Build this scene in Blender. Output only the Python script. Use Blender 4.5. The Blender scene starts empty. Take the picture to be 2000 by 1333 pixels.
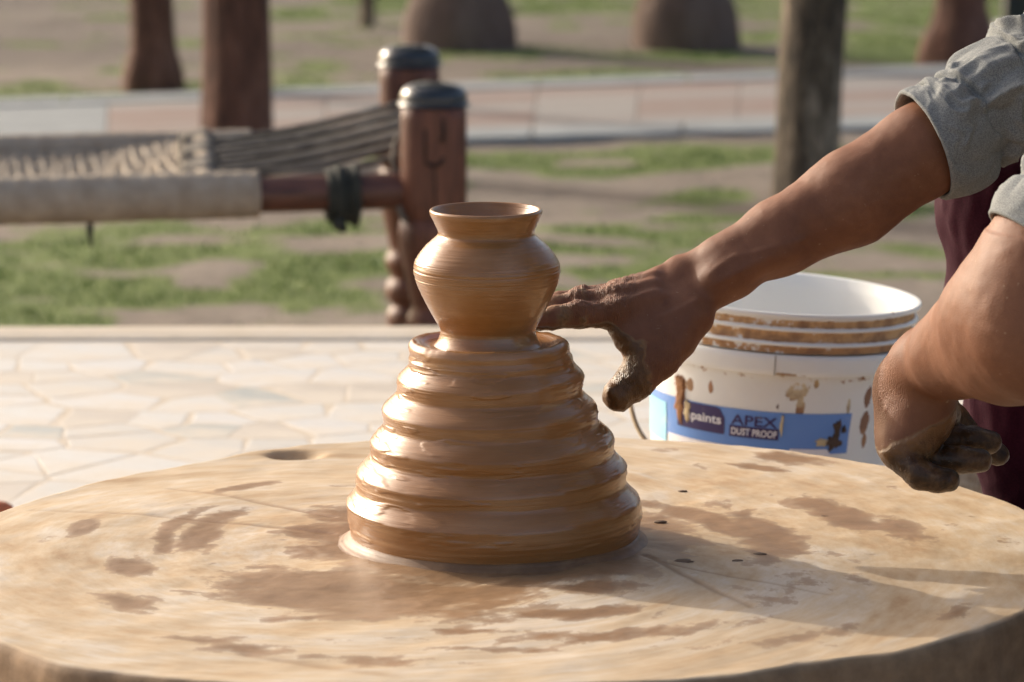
import bpy, math, random
import numpy as np
from mathutils import Vector, Matrix, Quaternion
random.seed(7); RNG = np.random.default_rng(11)
S = bpy.context.scene
COL = S.collection

# ------------------------------------------------------------------ camera, sky, sun, exposure
F = 7500.0                                   # focal length in pixels of the 2000 px wide photograph (135 mm)
PITCH = math.atan(1276.5 / F); CP, SP = math.cos(PITCH), math.sin(PITCH)
CAM = np.array([0.0, -3.343, 1.2685])
cd = bpy.data.cameras.new('camera'); cam = bpy.data.objects.new('camera', cd); COL.objects.link(cam)
cam.location = CAM; cam.rotation_euler = (math.pi/2 - PITCH, 0, 0)
cd.sensor_width = 36; cd.lens = 135; cd.clip_start = 0.05; cd.clip_end = 2000
cd.dof.use_dof = True; cd.dof.focus_distance = 3.42; cd.dof.aperture_fstop = 8.5
S.camera = cam

SUN_EL, SUN_AZ = math.radians(22), math.radians(-51)     # azimuth from +Y towards +X
w = bpy.data.worlds.new('World'); S.world = w; w.use_nodes = True
nt = w.node_tree; nt.nodes.clear()
sky = nt.nodes.new('ShaderNodeTexSky'); sky.sky_type = 'NISHITA'; sky.sun_disc = False
sky.sun_elevation = SUN_EL; sky.sun_rotation = SUN_AZ; sky.dust_density = 6.0; sky.air_density = 0.8; sky.ozone_density = 0.3
bg = nt.nodes.new('ShaderNodeBackground'); bg.inputs[1].default_value = 0.15
wo = nt.nodes.new('ShaderNodeOutputWorld'); nt.links.new(sky.outputs[0], bg.inputs[0]); nt.links.new(bg.outputs[0], wo.inputs[0])
SUNV = Vector((math.sin(SUN_AZ)*math.cos(SUN_EL), math.cos(SUN_AZ)*math.cos(SUN_EL), math.sin(SUN_EL)))
sl = bpy.data.lights.new('sun', 'SUN'); sl.energy = 2.0; sl.angle = math.radians(0.6); sl.color = (1.0, 0.94, 0.83)
so = bpy.data.objects.new('sun', sl); COL.objects.link(so); so.rotation_euler = SUNV.to_track_quat('Z', 'Y').to_euler()
S.view_settings.view_transform = 'Standard'; S.view_settings.look = 'None'; S.view_settings.gamma = 1
S.view_settings.exposure = 0.8
S.render.engine = 'CYCLES'
S.cycles.use_denoising = True
S.cycles.max_bounces = 8

# ------------------------------------------------------------------ helpers
def ray(x, y):
    u = (x - 1000) / F; v = (666.5 - y) / F
    return np.array([u, CP + v*SP, -SP + v*CP])
def onz(x, y, z): r = ray(x, y); return CAM + (z - CAM[2]) / r[2] * r     # point of the photograph on the level z
def ony(x, y, Y): r = ray(x, y); return CAM + (Y - CAM[1]) / r[1] * r     # ... at the distance Y
V3 = lambda p: np.array(p, float)

def _hash(i, j, k):
    n = (i*73856093) ^ (j*19349663) ^ (k*83492791); n = (n ^ (n >> 13)) * 1274126177 & 0x7fffffff
    return ((n ^ (n >> 16)) & 0xffff) / 65535.0
def vnoise(P):
    P = np.asarray(P, float); I = np.floor(P).astype(np.int64); f = P - I; f = f*f*(3 - 2*f); r = 0
    for a in (0, 1):
        for b in (0, 1):
            for c in (0, 1):
                wgt = (f[:, 0] if a else 1-f[:, 0])*(f[:, 1] if b else 1-f[:, 1])*(f[:, 2] if c else 1-f[:, 2])
                r = r + wgt*_hash(I[:, 0]+a, I[:, 1]+b, I[:, 2]+c)
    return r
def fbm(P, o=4):
    P = np.asarray(P, float); s = 0; a = 0.5; t = 0
    for _ in range(o): s = s + a*vnoise(P); t += a; a *= 0.5; P = P*2.03 + 17.3
    return s/t
def sstep(a, b, x): t = np.clip((x-a)/(b-a), 0, 1); return t*t*(3-2*t)

def mesh(name, v, f, smooth=True):
    me = bpy.data.meshes.new(name)
    v = np.asarray(v, dtype=np.float32)
    if isinstance(f, np.ndarray):
        n = f.shape[1]
        me.vertices.add(len(v)); me.vertices.foreach_set('co', v.ravel())
        me.loops.add(f.size); me.loops.foreach_set('vertex_index', f.ravel().astype(np.int32))
        me.polygons.add(len(f)); me.polygons.foreach_set('loop_start', np.arange(0, f.size, n, dtype=np.int32))
        me.update(calc_edges=True); me.validate()
    else:
        me.from_pydata([tuple(map(float, p)) for p in v], [], [tuple(int(i) for i in q) for q in f]); me.update()
    if smooth: me.polygons.foreach_set('use_smooth', np.ones(len(me.polygons), dtype=bool))
    return me
def attr(me, name, vals):
    vals = np.asarray(vals, dtype=np.float32)
    if vals.ndim == 2:
        a = me.attributes.new(name, 'FLOAT_COLOR', 'POINT'); a.data.foreach_set('color', vals.ravel())
    else:
        a = me.attributes.new(name, 'FLOAT', 'POINT'); a.data.foreach_set('value', vals)
def obj(name, me, mat=None, parent=None):
    o = bpy.data.objects.new(name, me); COL.objects.link(o)
    if mat is not None and me is not None and not me.materials: me.materials.append(mat)
    if parent is not None: o.parent = parent
    return o
def empty(name, loc=(0, 0, 0)):
    o = bpy.data.objects.new(name, None); COL.objects.link(o); o.location = loc; o.empty_display_size = 0.05
    return o
def tag(o, label=None, cat=None, group=None, kind=None):
    if label: o['label'] = label
    if cat: o['category'] = cat
    if group: o['group'] = group
    if kind: o['kind'] = kind
    return o

def catmull(pts, n):
    P = np.asarray(pts, float); t = np.linspace(0, len(P)-1, n); i = np.clip(t.astype(int), 0, len(P)-2); f = (t-i)[:, None]
    g = lambda k: P[np.clip(k, 0, len(P)-1)]
    p0, p1, p2, p3 = g(i-1), g(i), g(i+1), g(i+2)
    return 0.5*((2*p1)+(-p0+p2)*f+(2*p0-5*p1+4*p2-p3)*f**2+(-p0+3*p1-3*p2+p3)*f**3)
def grid_faces(nu, nv, wrap=True, flip=False):
    i, j = np.meshgrid(np.arange(nu-1), np.arange(nv if wrap else nv-1), indexing='ij'); j2 = (j+1) % nv
    q = np.stack([i*nv+j, i*nv+j2, (i+1)*nv+j2, (i+1)*nv+j], -1).reshape(-1, 4)
    return q[:, ::-1].copy() if flip else q
def lathe(prof, nv=64):
    """prof: (z, r) rows from the bottom up; returns verts, faces, angle and row"""
    P = np.asarray(prof, float); th = np.linspace(0, 2*np.pi, nv, endpoint=False)
    r = P[:, 1][:, None]; z = P[:, 0][:, None]
    v = np.stack([r*np.cos(th), r*np.sin(th), z+0*th], -1).reshape(-1, 3)
    return v, grid_faces(len(P), nv), np.tile(th, len(P)), np.repeat(np.arange(len(P)), nv)
def frames(P):
    P = np.asarray(P, float); T = np.gradient(P, axis=0); T /= np.linalg.norm(T, axis=1)[:, None]+1e-12
    up = np.array([0, 0, 1.0]) if abs(T[0, 2]) < 0.9 else np.array([1.0, 0, 0])
    N = np.zeros_like(P); n = up - T[0]*(up@T[0]); N[0] = n/np.linalg.norm(n)
    for i in range(1, len(P)):
        n = N[i-1]-T[i]*(N[i-1]@T[i]); N[i] = n/np.linalg.norm(n)
    return T, N, np.cross(T, N)
def tube(P, R, nv=10, caps=True):
    P = np.asarray(P, float); R = np.broadcast_to(np.asarray(R, float), (len(P),))
    T, N, B = frames(P); th = np.linspace(0, 2*np.pi, nv, endpoint=False)
    v = P[:, None]+R[:, None, None]*(np.cos(th)[None, :, None]*N[:, None]+np.sin(th)[None, :, None]*B[:, None])
    v = v.reshape(-1, 3); f = [tuple(q) for q in grid_faces(len(P), nv)]
    if caps: f += [tuple(range(nv))[::-1], tuple(range((len(P)-1)*nv, len(P)*nv))]
    return v, f
def join(parts):
    V, Fc, n = [], [], 0
    for v, f in parts:
        V.append(np.asarray(v, float)); Fc += [tuple(int(i)+n for i in q) for q in f]; n += len(v)
    return np.concatenate(V), Fc
def boxm(c, s, rot=0.0, bev=0.0):
    x, y, z = np.array(s)/2; b = bev
    if b <= 0:
        v = np.array([[sx*x, sy*y, sz*z] for sz in (-1, 1) for sy in (-1, 1) for sx in (-1, 1)])
        f = [(0, 2, 3, 1), (4, 5, 7, 6), (0, 1, 5, 4), (1, 3, 7, 5), (3, 2, 6, 7), (2, 0, 4, 6)]
    else:
        ring = lambda X, Y, Z: [(-X+0*b, -Y, Z), (X, -Y, Z), (X, Y, Z), (-X, Y, Z)]
        lv = [ring(x-b, y-b, -z), ring(x, y, -z+b), ring(x, y, z-b), ring(x-b, y-b, z)]
        v = np.array(sum(lv, [])); f = [(3, 2, 1, 0), (12, 13, 14, 15)]
        for k in range(3):
            for j in range(4): f.append((k*4+j, k*4+(j+1) % 4, (k+1)*4+(j+1) % 4, (k+1)*4+j))
    ca, sa = math.cos(rot), math.sin(rot); v = v@np.array([[ca, sa, 0], [-sa, ca, 0], [0, 0, 1]])
    return v+np.array(c), f

# --- materials
class MT:
    def __init__(s, name, base=(.5, .5, .5), rough=.6, **kw):
        s.m = bpy.data.materials.new(name); s.m.use_nodes = True; s.t = s.m.node_tree
        s.b = s.t.nodes['Principled BSDF']; s.set('Base Color', base); s.set('Roughness', rough)
        for k, v in kw.items(): s.set(k.replace('_', ' '), v)
    def set(s, k, v):
        i = s.b.inputs[k]
        if hasattr(v, 'links') or isinstance(v, bpy.types.NodeSocket): s.t.links.new(v, i)
        elif isinstance(v, tuple) and len(v) == 3 and k != 'Subsurface Radius': i.default_value = (*v, 1)
        else: i.default_value = v
    def n(s, t, **kw):
        nd = s.t.nodes.new(t)
        for k, v in kw.items(): setattr(nd, k, v)
        return nd
    def L(s, a, b): s.t.links.new(a, b)
    def coord(s, scale=(1, 1, 1), kind='Object', rot=(0, 0, 0)):
        tc = s.n('ShaderNodeTexCoord'); mp = s.n('ShaderNodeMapping'); mp.inputs['Scale'].default_value = scale; mp.inputs['Rotation'].default_value = rot
        s.L(tc.outputs[kind], mp.inputs[0]); return mp.outputs[0]
    def noise(s, scale=5, detail=6, rough=.55, vec=None, dist=0):
        nd = s.n('ShaderNodeTexNoise'); nd.inputs['Scale'].default_value = scale; nd.inputs['Detail'].default_value = detail
        nd.inputs['Roughness'].default_value = rough; nd.inputs['Distortion'].default_value = dist
        s.L(vec if vec is not None else s.coord(), nd.inputs['Vector']); return nd.outputs['Fac']
    def vor(s, scale=5, vec=None, feature='F1', out='Distance'):
        nd = s.n('ShaderNodeTexVoronoi', feature=feature); nd.inputs['Scale'].default_value = scale
        s.L(vec if vec is not None else s.coord(), nd.inputs['Vector']); return nd.outputs[out]
    def ramp(s, fac, stops, interp='LINEAR'):
        nd = s.n('ShaderNodeValToRGB'); cr = nd.color_ramp; cr.interpolation = interp
        while len(cr.elements) < len(stops): cr.elements.new(.5)
        for e, (p, c) in zip(cr.elements, stops): e.position = p; e.color = (*c, 1) if isinstance(c, tuple) else (c, c, c, 1)
        s.L(fac, nd.inputs[0]); return nd.outputs[0]
    def mix(s, fac, a, b, mode='MIX'):
        nd = s.n('ShaderNodeMix', data_type='RGBA', blend_type=mode)
        for v, i in ((fac, nd.inputs[0]), (a, nd.inputs[6]), (b, nd.inputs[7])):
            if isinstance(v, bpy.types.NodeSocket): s.L(v, i)
            else: i.default_value = (*v, 1) if isinstance(v, tuple) else v
        return nd.outputs[2]
    def math(s, op, a, b=0.0, clamp=False):
        nd = s.n('ShaderNodeMath', operation=op); nd.use_clamp = clamp
        for v, i in ((a, nd.inputs[0]), (b, nd.inputs[1])):
            if isinstance(v, bpy.types.NodeSocket): s.L(v, i)
            else: i.default_value = v
        return nd.outputs[0]
    def attr(s, name, out='Fac'):
        nd = s.n('ShaderNodeAttribute'); nd.attribute_name = name; return nd.outputs[out]
    def bump(s, h, strength=.3, dist=.01, prev=None):
        nd = s.n('ShaderNodeBump'); nd.inputs['Strength'].default_value = strength; nd.inputs['Distance'].default_value = dist
        s.L(h, nd.inputs['Height'])
        if prev is not None: s.L(prev, nd.inputs['Normal'])
        s.L(nd.outputs[0], s.b.inputs['Normal']); return nd.outputs[0]
    def oi(s): return s.n('ShaderNodeObjectInfo').outputs['Random']

def spun_vec(t, kr, kth, kz):
    """coordinates that follow the turning: angle, radius and height of the object's own space"""
    tc = t.n('ShaderNodeTexCoord'); sx = t.n('ShaderNodeSeparateXYZ'); t.L(tc.outputs['Object'], sx.inputs[0])
    x, y, z = sx.outputs
    r = t.math('SQRT', t.math('ADD', t.math('MULTIPLY', x, x), t.math('MULTIPLY', y, y)))
    c = t.n('ShaderNodeCombineXYZ')                     # cos, sin keep the seam closed
    t.L(t.math('ADD', t.math('MULTIPLY', t.math('DIVIDE', x, r), kth), t.math('MULTIPLY', r, kr)), c.inputs[0])
    t.L(t.math('ADD', t.math('MULTIPLY', t.math('DIVIDE', y, r), kth), t.math('MULTIPLY', r, kr*0.31)), c.inputs[1])
    t.L(t.math('MULTIPLY', z, kz), c.inputs[2]); return c.outputs[0], r

def mat_clay():
    t = MT('wet_clay', rough=.3)
    fine, _ = spun_vec(t, 500, .55, 1500); mid, _ = spun_vec(t, 60, .9, 170); big, _ = spun_vec(t, 14, 1.3, 30)
    nf = t.noise(1, 5, .6, fine); nm = t.noise(1, 5, .6, mid); nb = t.noise(1, 4, .5, big)
    col = t.ramp(t.math('ADD', t.math('MULTIPLY', nm, .35), t.math('MULTIPLY', nb, .65)),
                 [(.3, (.215, .084, .016)), (.52, (.28, .120, .032)), (.72, (.345, .168, .060))])
    t.set('Base Color', col)
    t.set('Roughness', t.ramp(t.math('ADD', t.math('MULTIPLY', nf, .5), t.math('MULTIPLY', nm, .5)), [(.3, .32), (.7, .44)]))
    t.set('Specular IOR Level', .35); t.set('Coat IOR', 1.55); t.set('Coat Weight', t.ramp(nb, [(.38, .35), (.60, .85)])); t.set('Coat Roughness', t.ramp(nm, [(.3, .10), (.7, .22)]))
    b = t.bump(nf, .35, .0010); t.bump(nm, .22, .003, b)
    return t.m
M_CLAY = mat_clay()

def simple(name, c1, c2, scale=8, rough=.7, bump=.2, bscale=None, bdist=.004, **kw):
    t = MT(name, rough=rough, **kw)
    t.set('Base Color', t.ramp(t.noise(scale, 6, .6), [(.3, c1), (.7, c2)]))
    if bump: t.bump(t.noise(bscale or scale*4, 6, .6), bump, bdist)
    return t.m

# ------------------------------------------------------------------ levels
Z_GROUND, Z_PLAT, Z_WHEEL = 0.0, 0.30, 0.52

# ------------------------------------------------------------------ ground, path
def gpx(x, y): p = onz(x, y, 0); return p[:2]
GRASS = []      # (centre, half sizes, weight) of the grassy places, as they lie on the lawn
for (x0, y0, x1, y1, wt) in [(-150, 470, 420, 600, 1.0), (250, 460, 780, 560, .85), (-100, 560, 300, 640, .35), (560, 520, 800, 600, .55),
                             (930, 280, 1520, 335, .9), (1250, 365, 1560, 440, 1.0), (1050, 420, 1330, 520, .75), (1150, 520, 1300, 545, .6),
                             (1600, 375, 1850, 470, .5), (-200, 160, 760, 200, .95), (900, 130, 2200, 160, .7), (560, -140, 1300, 48, 1.1),
                             (1000, 78, 1550, 104, .9), (1250, -140, 2300, 70, 1.1), (1600, 60, 2300, 112, .95), (640, 90, 900, 125, .4),
                             (-400, 480, -100, 640, .8), (2000, 380, 2600, 600, .7), (2000, 260, 2600, 330, .8), (-700, 130, -200, 200, .8)]:
    a, b, c, d = gpx(x0, y1), gpx(x1, y1), gpx(x0, y0), gpx(x1, y0)
    cx = (a[0]+b[0]+c[0]+d[0])/4; cy = (a[1]+c[1])/2
    GRASS.append((cx, cy, (b[0]-a[0]+d[0]-c[0])/4*1.1, (c[1]-a[1])/2*1.15, wt))
def grassy(xy):
    P = np.c_[xy, np.zeros(len(xy))]; g = np.zeros(len(xy))
    q = P + 0.25*np.c_[fbm(P*2.1, 3)-.5, fbm(P*2.1+9, 3)-.5, 0*g]*np.array([1, 2.0, 0])
    for cx, cy, hx, hy, wt in GRASS:
        d = ((q[:, 0]-cx)/hx)**2+((q[:, 1]-cy)/hy)**2
        g = np.maximum(g, wt*np.clip(1.35-d, 0, 1))
    far = sstep(14, 22, xy[:, 1])+sstep(3.5, 7, np.abs(xy[:, 0]))*.8+sstep(-3, -6, xy[:, 1])*.7
    g = np.maximum(g, np.clip(far, 0, 1)*.7)
    return np.clip(g*1.0 + (fbm(P*np.array([4.5, 6.5, 1]), 5)-.5)*3.8 - .16, 0, 1)

xs = np.unique(np.concatenate([np.linspace(-900, -8, 24)**1, np.linspace(-8, -2.6, 28), np.linspace(-2.6, 2.6, 131), np.linspace(2.6, 8, 28), np.linspace(8, 900, 24)]))
ys = np.unique(np.concatenate([np.linspace(-900, -8, 24), np.linspace(-8, 2.3, 30), np.linspace(2.3, 15.5, 265), np.linspace(15.5, 30, 30), np.linspace(30, 1200, 24)]))
gx, gy = np.meshgrid(xs, ys, indexing='ij'); XY = np.c_[gx.ravel(), gy.ravel()]
g = grassy(XY); P3 = np.c_[XY, 0*g]
near = (np.abs(XY[:, 0]) < 9) & (np.abs(XY[:, 1]-6) < 14)
zz = np.where(near, (fbm(P3*1.3, 4)-.5)*.05+(fbm(P3*9, 3)-.5)*.012, 0)-.012
me = mesh('ground', np.c_[XY, zz], grid_faces(len(xs), len(ys), wrap=False, flip=True)); attr(me, 'grass', g); attr(me, 'far_shade', np.clip(sstep(8.6, 10.0, XY[:, 1]+.25*XY[:, 0])*(.35+.75*(fbm(P3*np.array([.8, 1.6, 1]), 4)-.2)), 0, .8))  # last attribute: mask of the tree shade painted on the soil beyond the path
t = MT('soil', rough=.95); n1 = t.noise(3.0, 8, .65); n2 = t.noise(22, 6, .7)
soil = t.ramp(t.math('ADD', t.math('MULTIPLY', n1, .5), t.math('MULTIPLY', n2, .5)), [(.32, (.125, .094, .070)), (.52, (.21, .168, .132)), (.68, (.28, .235, .19))])
green = t.ramp(n2, [(.3, (.070, .110, .012)), (.7, (.145, .195, .030))])
soil = t.mix(t.attr('far_shade'), soil, (.085, .066, .052))  # tree shade put into the soil colour, in uneven dark patches
gm = t.ramp(t.math('ADD', t.attr('grass'), t.math('MULTIPLY', t.math('SUBTRACT', n2, .5), .9)), [(.18, 0.0), (.52, .92)])
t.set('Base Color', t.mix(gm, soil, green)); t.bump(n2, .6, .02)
M_SOIL = t.m
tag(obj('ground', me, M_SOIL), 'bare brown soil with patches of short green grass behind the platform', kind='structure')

# the paved path: kerbs and coloured slabs, each its own piece
t = MT('path_concrete', rough=.85); nn = t.noise(6, 8, .65)
t.set('Base Color', t.ramp(nn, [(.3, (.20, .215, .22)), (.7, (.28, .295, .30))])); t.bump(t.noise(60, 5, .6), .25, .004); M_KERB = t.m
t = MT('path_slab', rough=.85); rnd = t.oi()
base = t.ramp(rnd, [(0, (.23, .15, .125)), (.22, (.245, .18, .155)), (.45, (.265, .23, .21)), (.7, (.23, .16, .135)), (.85, (.27, .245, .225))], 'CONSTANT')
t.set('Base Color', t.mix(t.ramp(t.noise(7, 8, .65), [(.35, .0), (.7, .45)]), base, (.26, .235, .215))); t.bump(t.noise(50, 5, .6), .25, .004); M_SLAB = t.m
NL, NR = gpx(-60, 310), gpx(2060, 246); FL, FR = gpx(-60, 203), gpx(2060, 127)
def path_pt(u, v): return (NL*(1-v)+FL*v)*(1-u)+(NR*(1-v)+FR*v)*u
path = obj('path', None); path = path if path.type == 'EMPTY' else path
tag(path, 'paved path of pink and cream slabs between pale grey kerbs', kind='structure')
def quad_block(name, c, z0, z1, mat, parent, gap=.006, bev=.006):
    c = np.asarray(c); m = c.mean(0)
    def shrink(d):
        out = []
        for p in c:
            q = p-m; out.append(m+q*(1-d/np.maximum(np.abs(q), 1e-3).clip(.02)*np.sign(1)*1.0) if False else m+q-np.sign(q)*d)
        return np.array(out)
    a, b = shrink(gap), shrink(gap+bev); n = len(c)
    v = np.concatenate([np.c_[a, [z0]*n], np.c_[a, [z1-bev]*n], np.c_[b, [z1]*n]])
    f = [tuple(range(2*n, 3*n))]+[(k*n+j, k*n+(j+1) % n, (k+1)*n+(j+1) % n, (k+1)*n+j) for k in (0, 1) for j in range(n)]
    return obj(name, mesh(name, v, f, smooth=False), mat, parent)
U0, U1, KW = -1.6, 2.6, .17
nb = 30
for i in range(nb):
    u0, u1 = U0+(U1-U0)*i/nb, U0+(U1-U0)*(i+1)/nb
    for v0, v1 in ((0, KW), (1-KW*.8, 1)):
        quad_block('kerb_stone', [path_pt(u0, v0), path_pt(u1, v0), path_pt(u1, v1), path_pt(u0, v1)], -.05, .014, M_KERB, path, gap=.003, bev=.003)
PADU = .085
cols, rows = 44, 5
for i in range(cols):
    u0, u1 = U0+(U1-U0)*i/cols, U0+(U1-U0)*(i+1)/cols
    for j in range(rows):
        v0, v1 = KW+(1-KW*1.8)*j/rows, KW+(1-KW*1.8)*(j+1)/rows
        pad = (u0+u1)/2 < PADU-.045*((v0+v1)/2-.5)
        quad_block('paving_slab', [path_pt(u0, v0), path_pt(u1, v0), path_pt(u1, v1), path_pt(u0, v1)], -.05, .008, M_KERB if pad else M_SLAB, path, gap=.0012, bev=.002)

# ------------------------------------------------------------------ platform with crazy paving
PX0, PX1, PY0 = -2.6, 2.6, -1.9
PY1 = onz(800, 641, Z_PLAT)[1]
plat = tag(empty('platform', (0, 0, Z_PLAT)), 'low round-edged platform paved with broken pale marble set in tan mortar', kind='structure')
t = MT('mortar', rough=.9); n1 = t.noise(9, 8, .65)
t.set('Base Color', t.ramp(n1, [(.3, (.49, .41, .31)), (.7, (.58, .505, .415))])); t.bump(t.noise(45, 6, .65), .4, .006); M_MORTAR = t.m
# slab body: a bowed far edge, as the rim of the platform runs in a wide arc
ex = np.linspace(PX0, PX1, 41); ey = PY1-.016*(ex+.25)**2
out = np.concatenate([np.c_[ex, ey], np.array([[PX1, PY0], [PX0, PY0]])])[::-1]
n = len(out); v = np.concatenate([np.c_[out, [-.32]*n], np.c_[out, [-.0003]*n]])
f = [tuple(range(n, 2*n))]+[(j, (j+1) % n, n+(j+1) % n, n+j) for j in range(n)]
obj('mortar_bed', mesh('mortar_bed', v, f, False), M_MORTAR, plat)
BW = onz(800, 641, Z_PLAT)[1]-onz(800, 667, Z_PLAT)[1]
prof = [(-.30, .0), (-.002, .0), (.003, .006), (.005, .03), (.004, BW-.01), (.001, BW), (-.02, BW+.002)]
v = np.array([[x, y+.004-o, z] for x, y in zip(ex, ey) for z, o in prof])
obj('border', mesh('border', v, grid_faces(len(ex), len(prof), wrap=False, flip=True)), M_MORTAR, plat)
# marble shards
t = MT('marble', rough=.5); rnd = t.oi()
base = t.ramp(rnd, [(0, (.58, .56, .52)), (.3, (.64, .63, .60)), (.55, (.53, .47, .40)), (.68, (.65, .645, .63)), (.90, (.36, .40, .395))], 'CONSTANT')
dust = t.noise(6.5, 8, .65, t.coord(kind='Object'))
t.set('Base Color', t.mix(t.ramp(dust, [(.36, .12), (.62, .9)]), base, (.58, .51, .42)))
t.set('Roughness', t.ramp(dust, [(.4, .42), (.65, .85)])); t.bump(t.noise(40, 6, .6), .15, .002); M_MARBLE = t.m
def voronoi_cells(seeds, box):
    out = []
    for i, s in enumerate(seeds):
        d = np.hypot(*(seeds-s).T); nbr = np.argsort(d)[1:26]
        poly = np.array([[box[0], box[2]], [box[1], box[2]], [box[1], box[3]], [box[0], box[3]]], float)
        for j in nbr:
            m = (s+seeds[j])/2; nrm = seeds[j]-s; nrm = nrm/np.linalg.norm(nrm); m = m-nrm*.0034
            sd = (poly-m)@nrm; new = []
            for k in range(len(poly)):
                a, b = poly[k], poly[(k+1) % len(poly)]; da, db = sd[k], sd[(k+1) % len(poly)]
                if da <= 0: new.append(a)
                if da*db < 0: new.append(a+(b-a)*da/(da-db))
            poly = np.array(new)
            if len(poly) < 3: break
        if len(poly) >= 3: out.append((s, poly))
    return out
box = (-1.75, 1.75, -1.0, PY1-BW-.012)
sd = []
stp = .098
for iy in range(int((box[3]-box[2])/stp)+1):
    for ix in range(int((box[1]-box[0])/stp)+1):
        sd.append((box[0]+(ix+.5*(iy % 2)+RNG.uniform(-.42, .42))*stp, box[2]+(iy+RNG.uniform(-.42, .42))*stp))
sd = np.array(sd); sd = sd[RNG.uniform(0, 1, len(sd)) > .16]; sd = sd[(sd[:, 0] > box[0]) & (sd[:, 0] < box[1]) & (sd[:, 1] < box[3]-.02) & (sd[:, 1] > box[2])]
cells = voronoi_cells(sd, box)
def shard(poly):
    m = poly.mean(0); n = len(poly); zt = RNG.uniform(0, .0003)
    p = poly+RNG.uniform(-.006, .006, poly.shape); q = m+(p-m)*(1-.002/max(.02, np.linalg.norm(p-m, axis=1).mean()))
    sl = RNG.uniform(-.001, .001, 2)
    v = np.concatenate([np.c_[p, [-.03]*n], np.c_[p, [-.0004+zt]*n+(p-m)@sl], np.c_[q, [zt]*n+(q-m)@sl]])
    f = [tuple(range(2*n, 3*n))]+[(k*n+j, k*n+(j+1) % n, (k+1)*n+(j+1) % n, (k+1)*n+j) for k in (0, 1) for j in range(n)]
    return v, f
def seen(s):
    d = V3((s[0], s[1], Z_PLAT))-CAM; dep = d[1]*CP-d[2]*SP; x = 1000+F*d[0]/dep; y = 666.5-F*(d[2]*CP+d[1]*SP)/dep
    ok = -90 < x < 2090 and (s[0]**2+s[1]**2 > .42**2) and s[1] > -.1
    return (0 if ok else 10)+(max(0, x-1150)/1500)+abs(s[1]-1.2)*.05
cells.sort(key=lambda c: seen(c[0]))
rest = []
for k, (s, poly) in enumerate(cells):
    vf = shard(poly)
    if k < 295:
        c = np.array([s[0], s[1], 0]); o = obj('marble_tile', mesh('marble_tile', vf[0]-c, vf[1], False), M_MARBLE, plat); o.location = c
    else: rest.append(vf)
tag(obj('marble_tiles_beyond', mesh('marble_tiles_beyond', *join(rest), False), M_MARBLE, plat), kind='stuff')

# ------------------------------------------------------------------ potter's wheel
WC = np.array([-.007, 0.0])
wheel = tag(empty('potter_wheel', (WC[0], WC[1], Z_PLAT)), "broad clay-smeared potter's wheel with a worn chipped rim, carrying the clay cone", "potter's wheel")
H = Z_WHEEL-Z_PLAT; TH = .105
def rim_r(th):
    pts = [(-180, .50), (-150, .535), (-128, .562), (-110, .54), (-90, .508), (-68, .507), (-62, .494), (-52, .514), (-33, .508), (0, .505), (17, .50), (30, .497), (55, .503), (77, .500),
           (95, .49), (110, .484), (122, .485), (130, .474), (143, .472), (158, .483), (180, .50)]
    a, r = np.array(pts).T; d = np.degrees((th+np.pi) % (2*np.pi)-np.pi)
    return np.interp(d, a, r)
NT, NRR = 720, 210
th = np.linspace(0, 2*np.pi, NT, endpoint=False)
rr = np.concatenate([np.linspace(.004, .985, NRR), [.992, .998, 1.0, 1.001, 1.001, 1.0, 1.0, .998, .992, .97, .8, .3, .05]])
zo = np.concatenate([np.zeros(NRR), [-.002, -.007, -.016, -TH*.3, -TH*.45, -TH*.6, -TH*.75, -TH+.014, -TH+.004, -TH, -TH, -TH, -TH]])
RIM = rim_r(th); cs = np.c_[np.cos(th), np.sin(th), 0*th]
RIM = RIM+(fbm(cs*5+3, 3)-.5)*.010
Rg = rr[:, None]*RIM[None]; X = Rg*np.cos(th); Y = Rg*np.sin(th); Z = np.repeat(zo[:, None], NT, 1)
flat = lambda A: A.ravel()
PP = np.c_[flat(X), flat(Y), flat(Z)]
rad = flat(Rg); ang = np.tile(th, len(rr))
# low relief of trowelled clay, smeared round the axle
sm = np.c_[np.cos(ang)*3.0+rad*13, np.sin(ang)*3.0+rad*4, 0*ang]
top = (flat(Z) > -.02)
dz = ((fbm(sm*.55, 4)-.5)*.009+(fbm(PP*np.array([30, 30, 1]), 4)-.5)*.0022)*top
edge = flat(np.repeat(rr[:, None], NT, 1))
chip = np.where((edge > .985), (fbm(np.c_[np.cos(ang)*20, np.sin(ang)*20, flat(Z)*30], 3)-.5)*.007, 0)
PP[:, 0] += np.cos(ang)*chip; PP[:, 1] += np.sin(ang)*chip
def wpt(x, y): p = onz(x, y, Z_WHEEL); return p[:2]-WC
hole = wpt(575, 885); d = np.hypot((PP[:, 0]-hole[0])/.024, (PP[:, 1]-hole[1])/.017); dz -= .010*np.exp(-d**4)*top
PP[:, 2] += dz+H
wet = np.zeros(len(PP))
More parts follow.
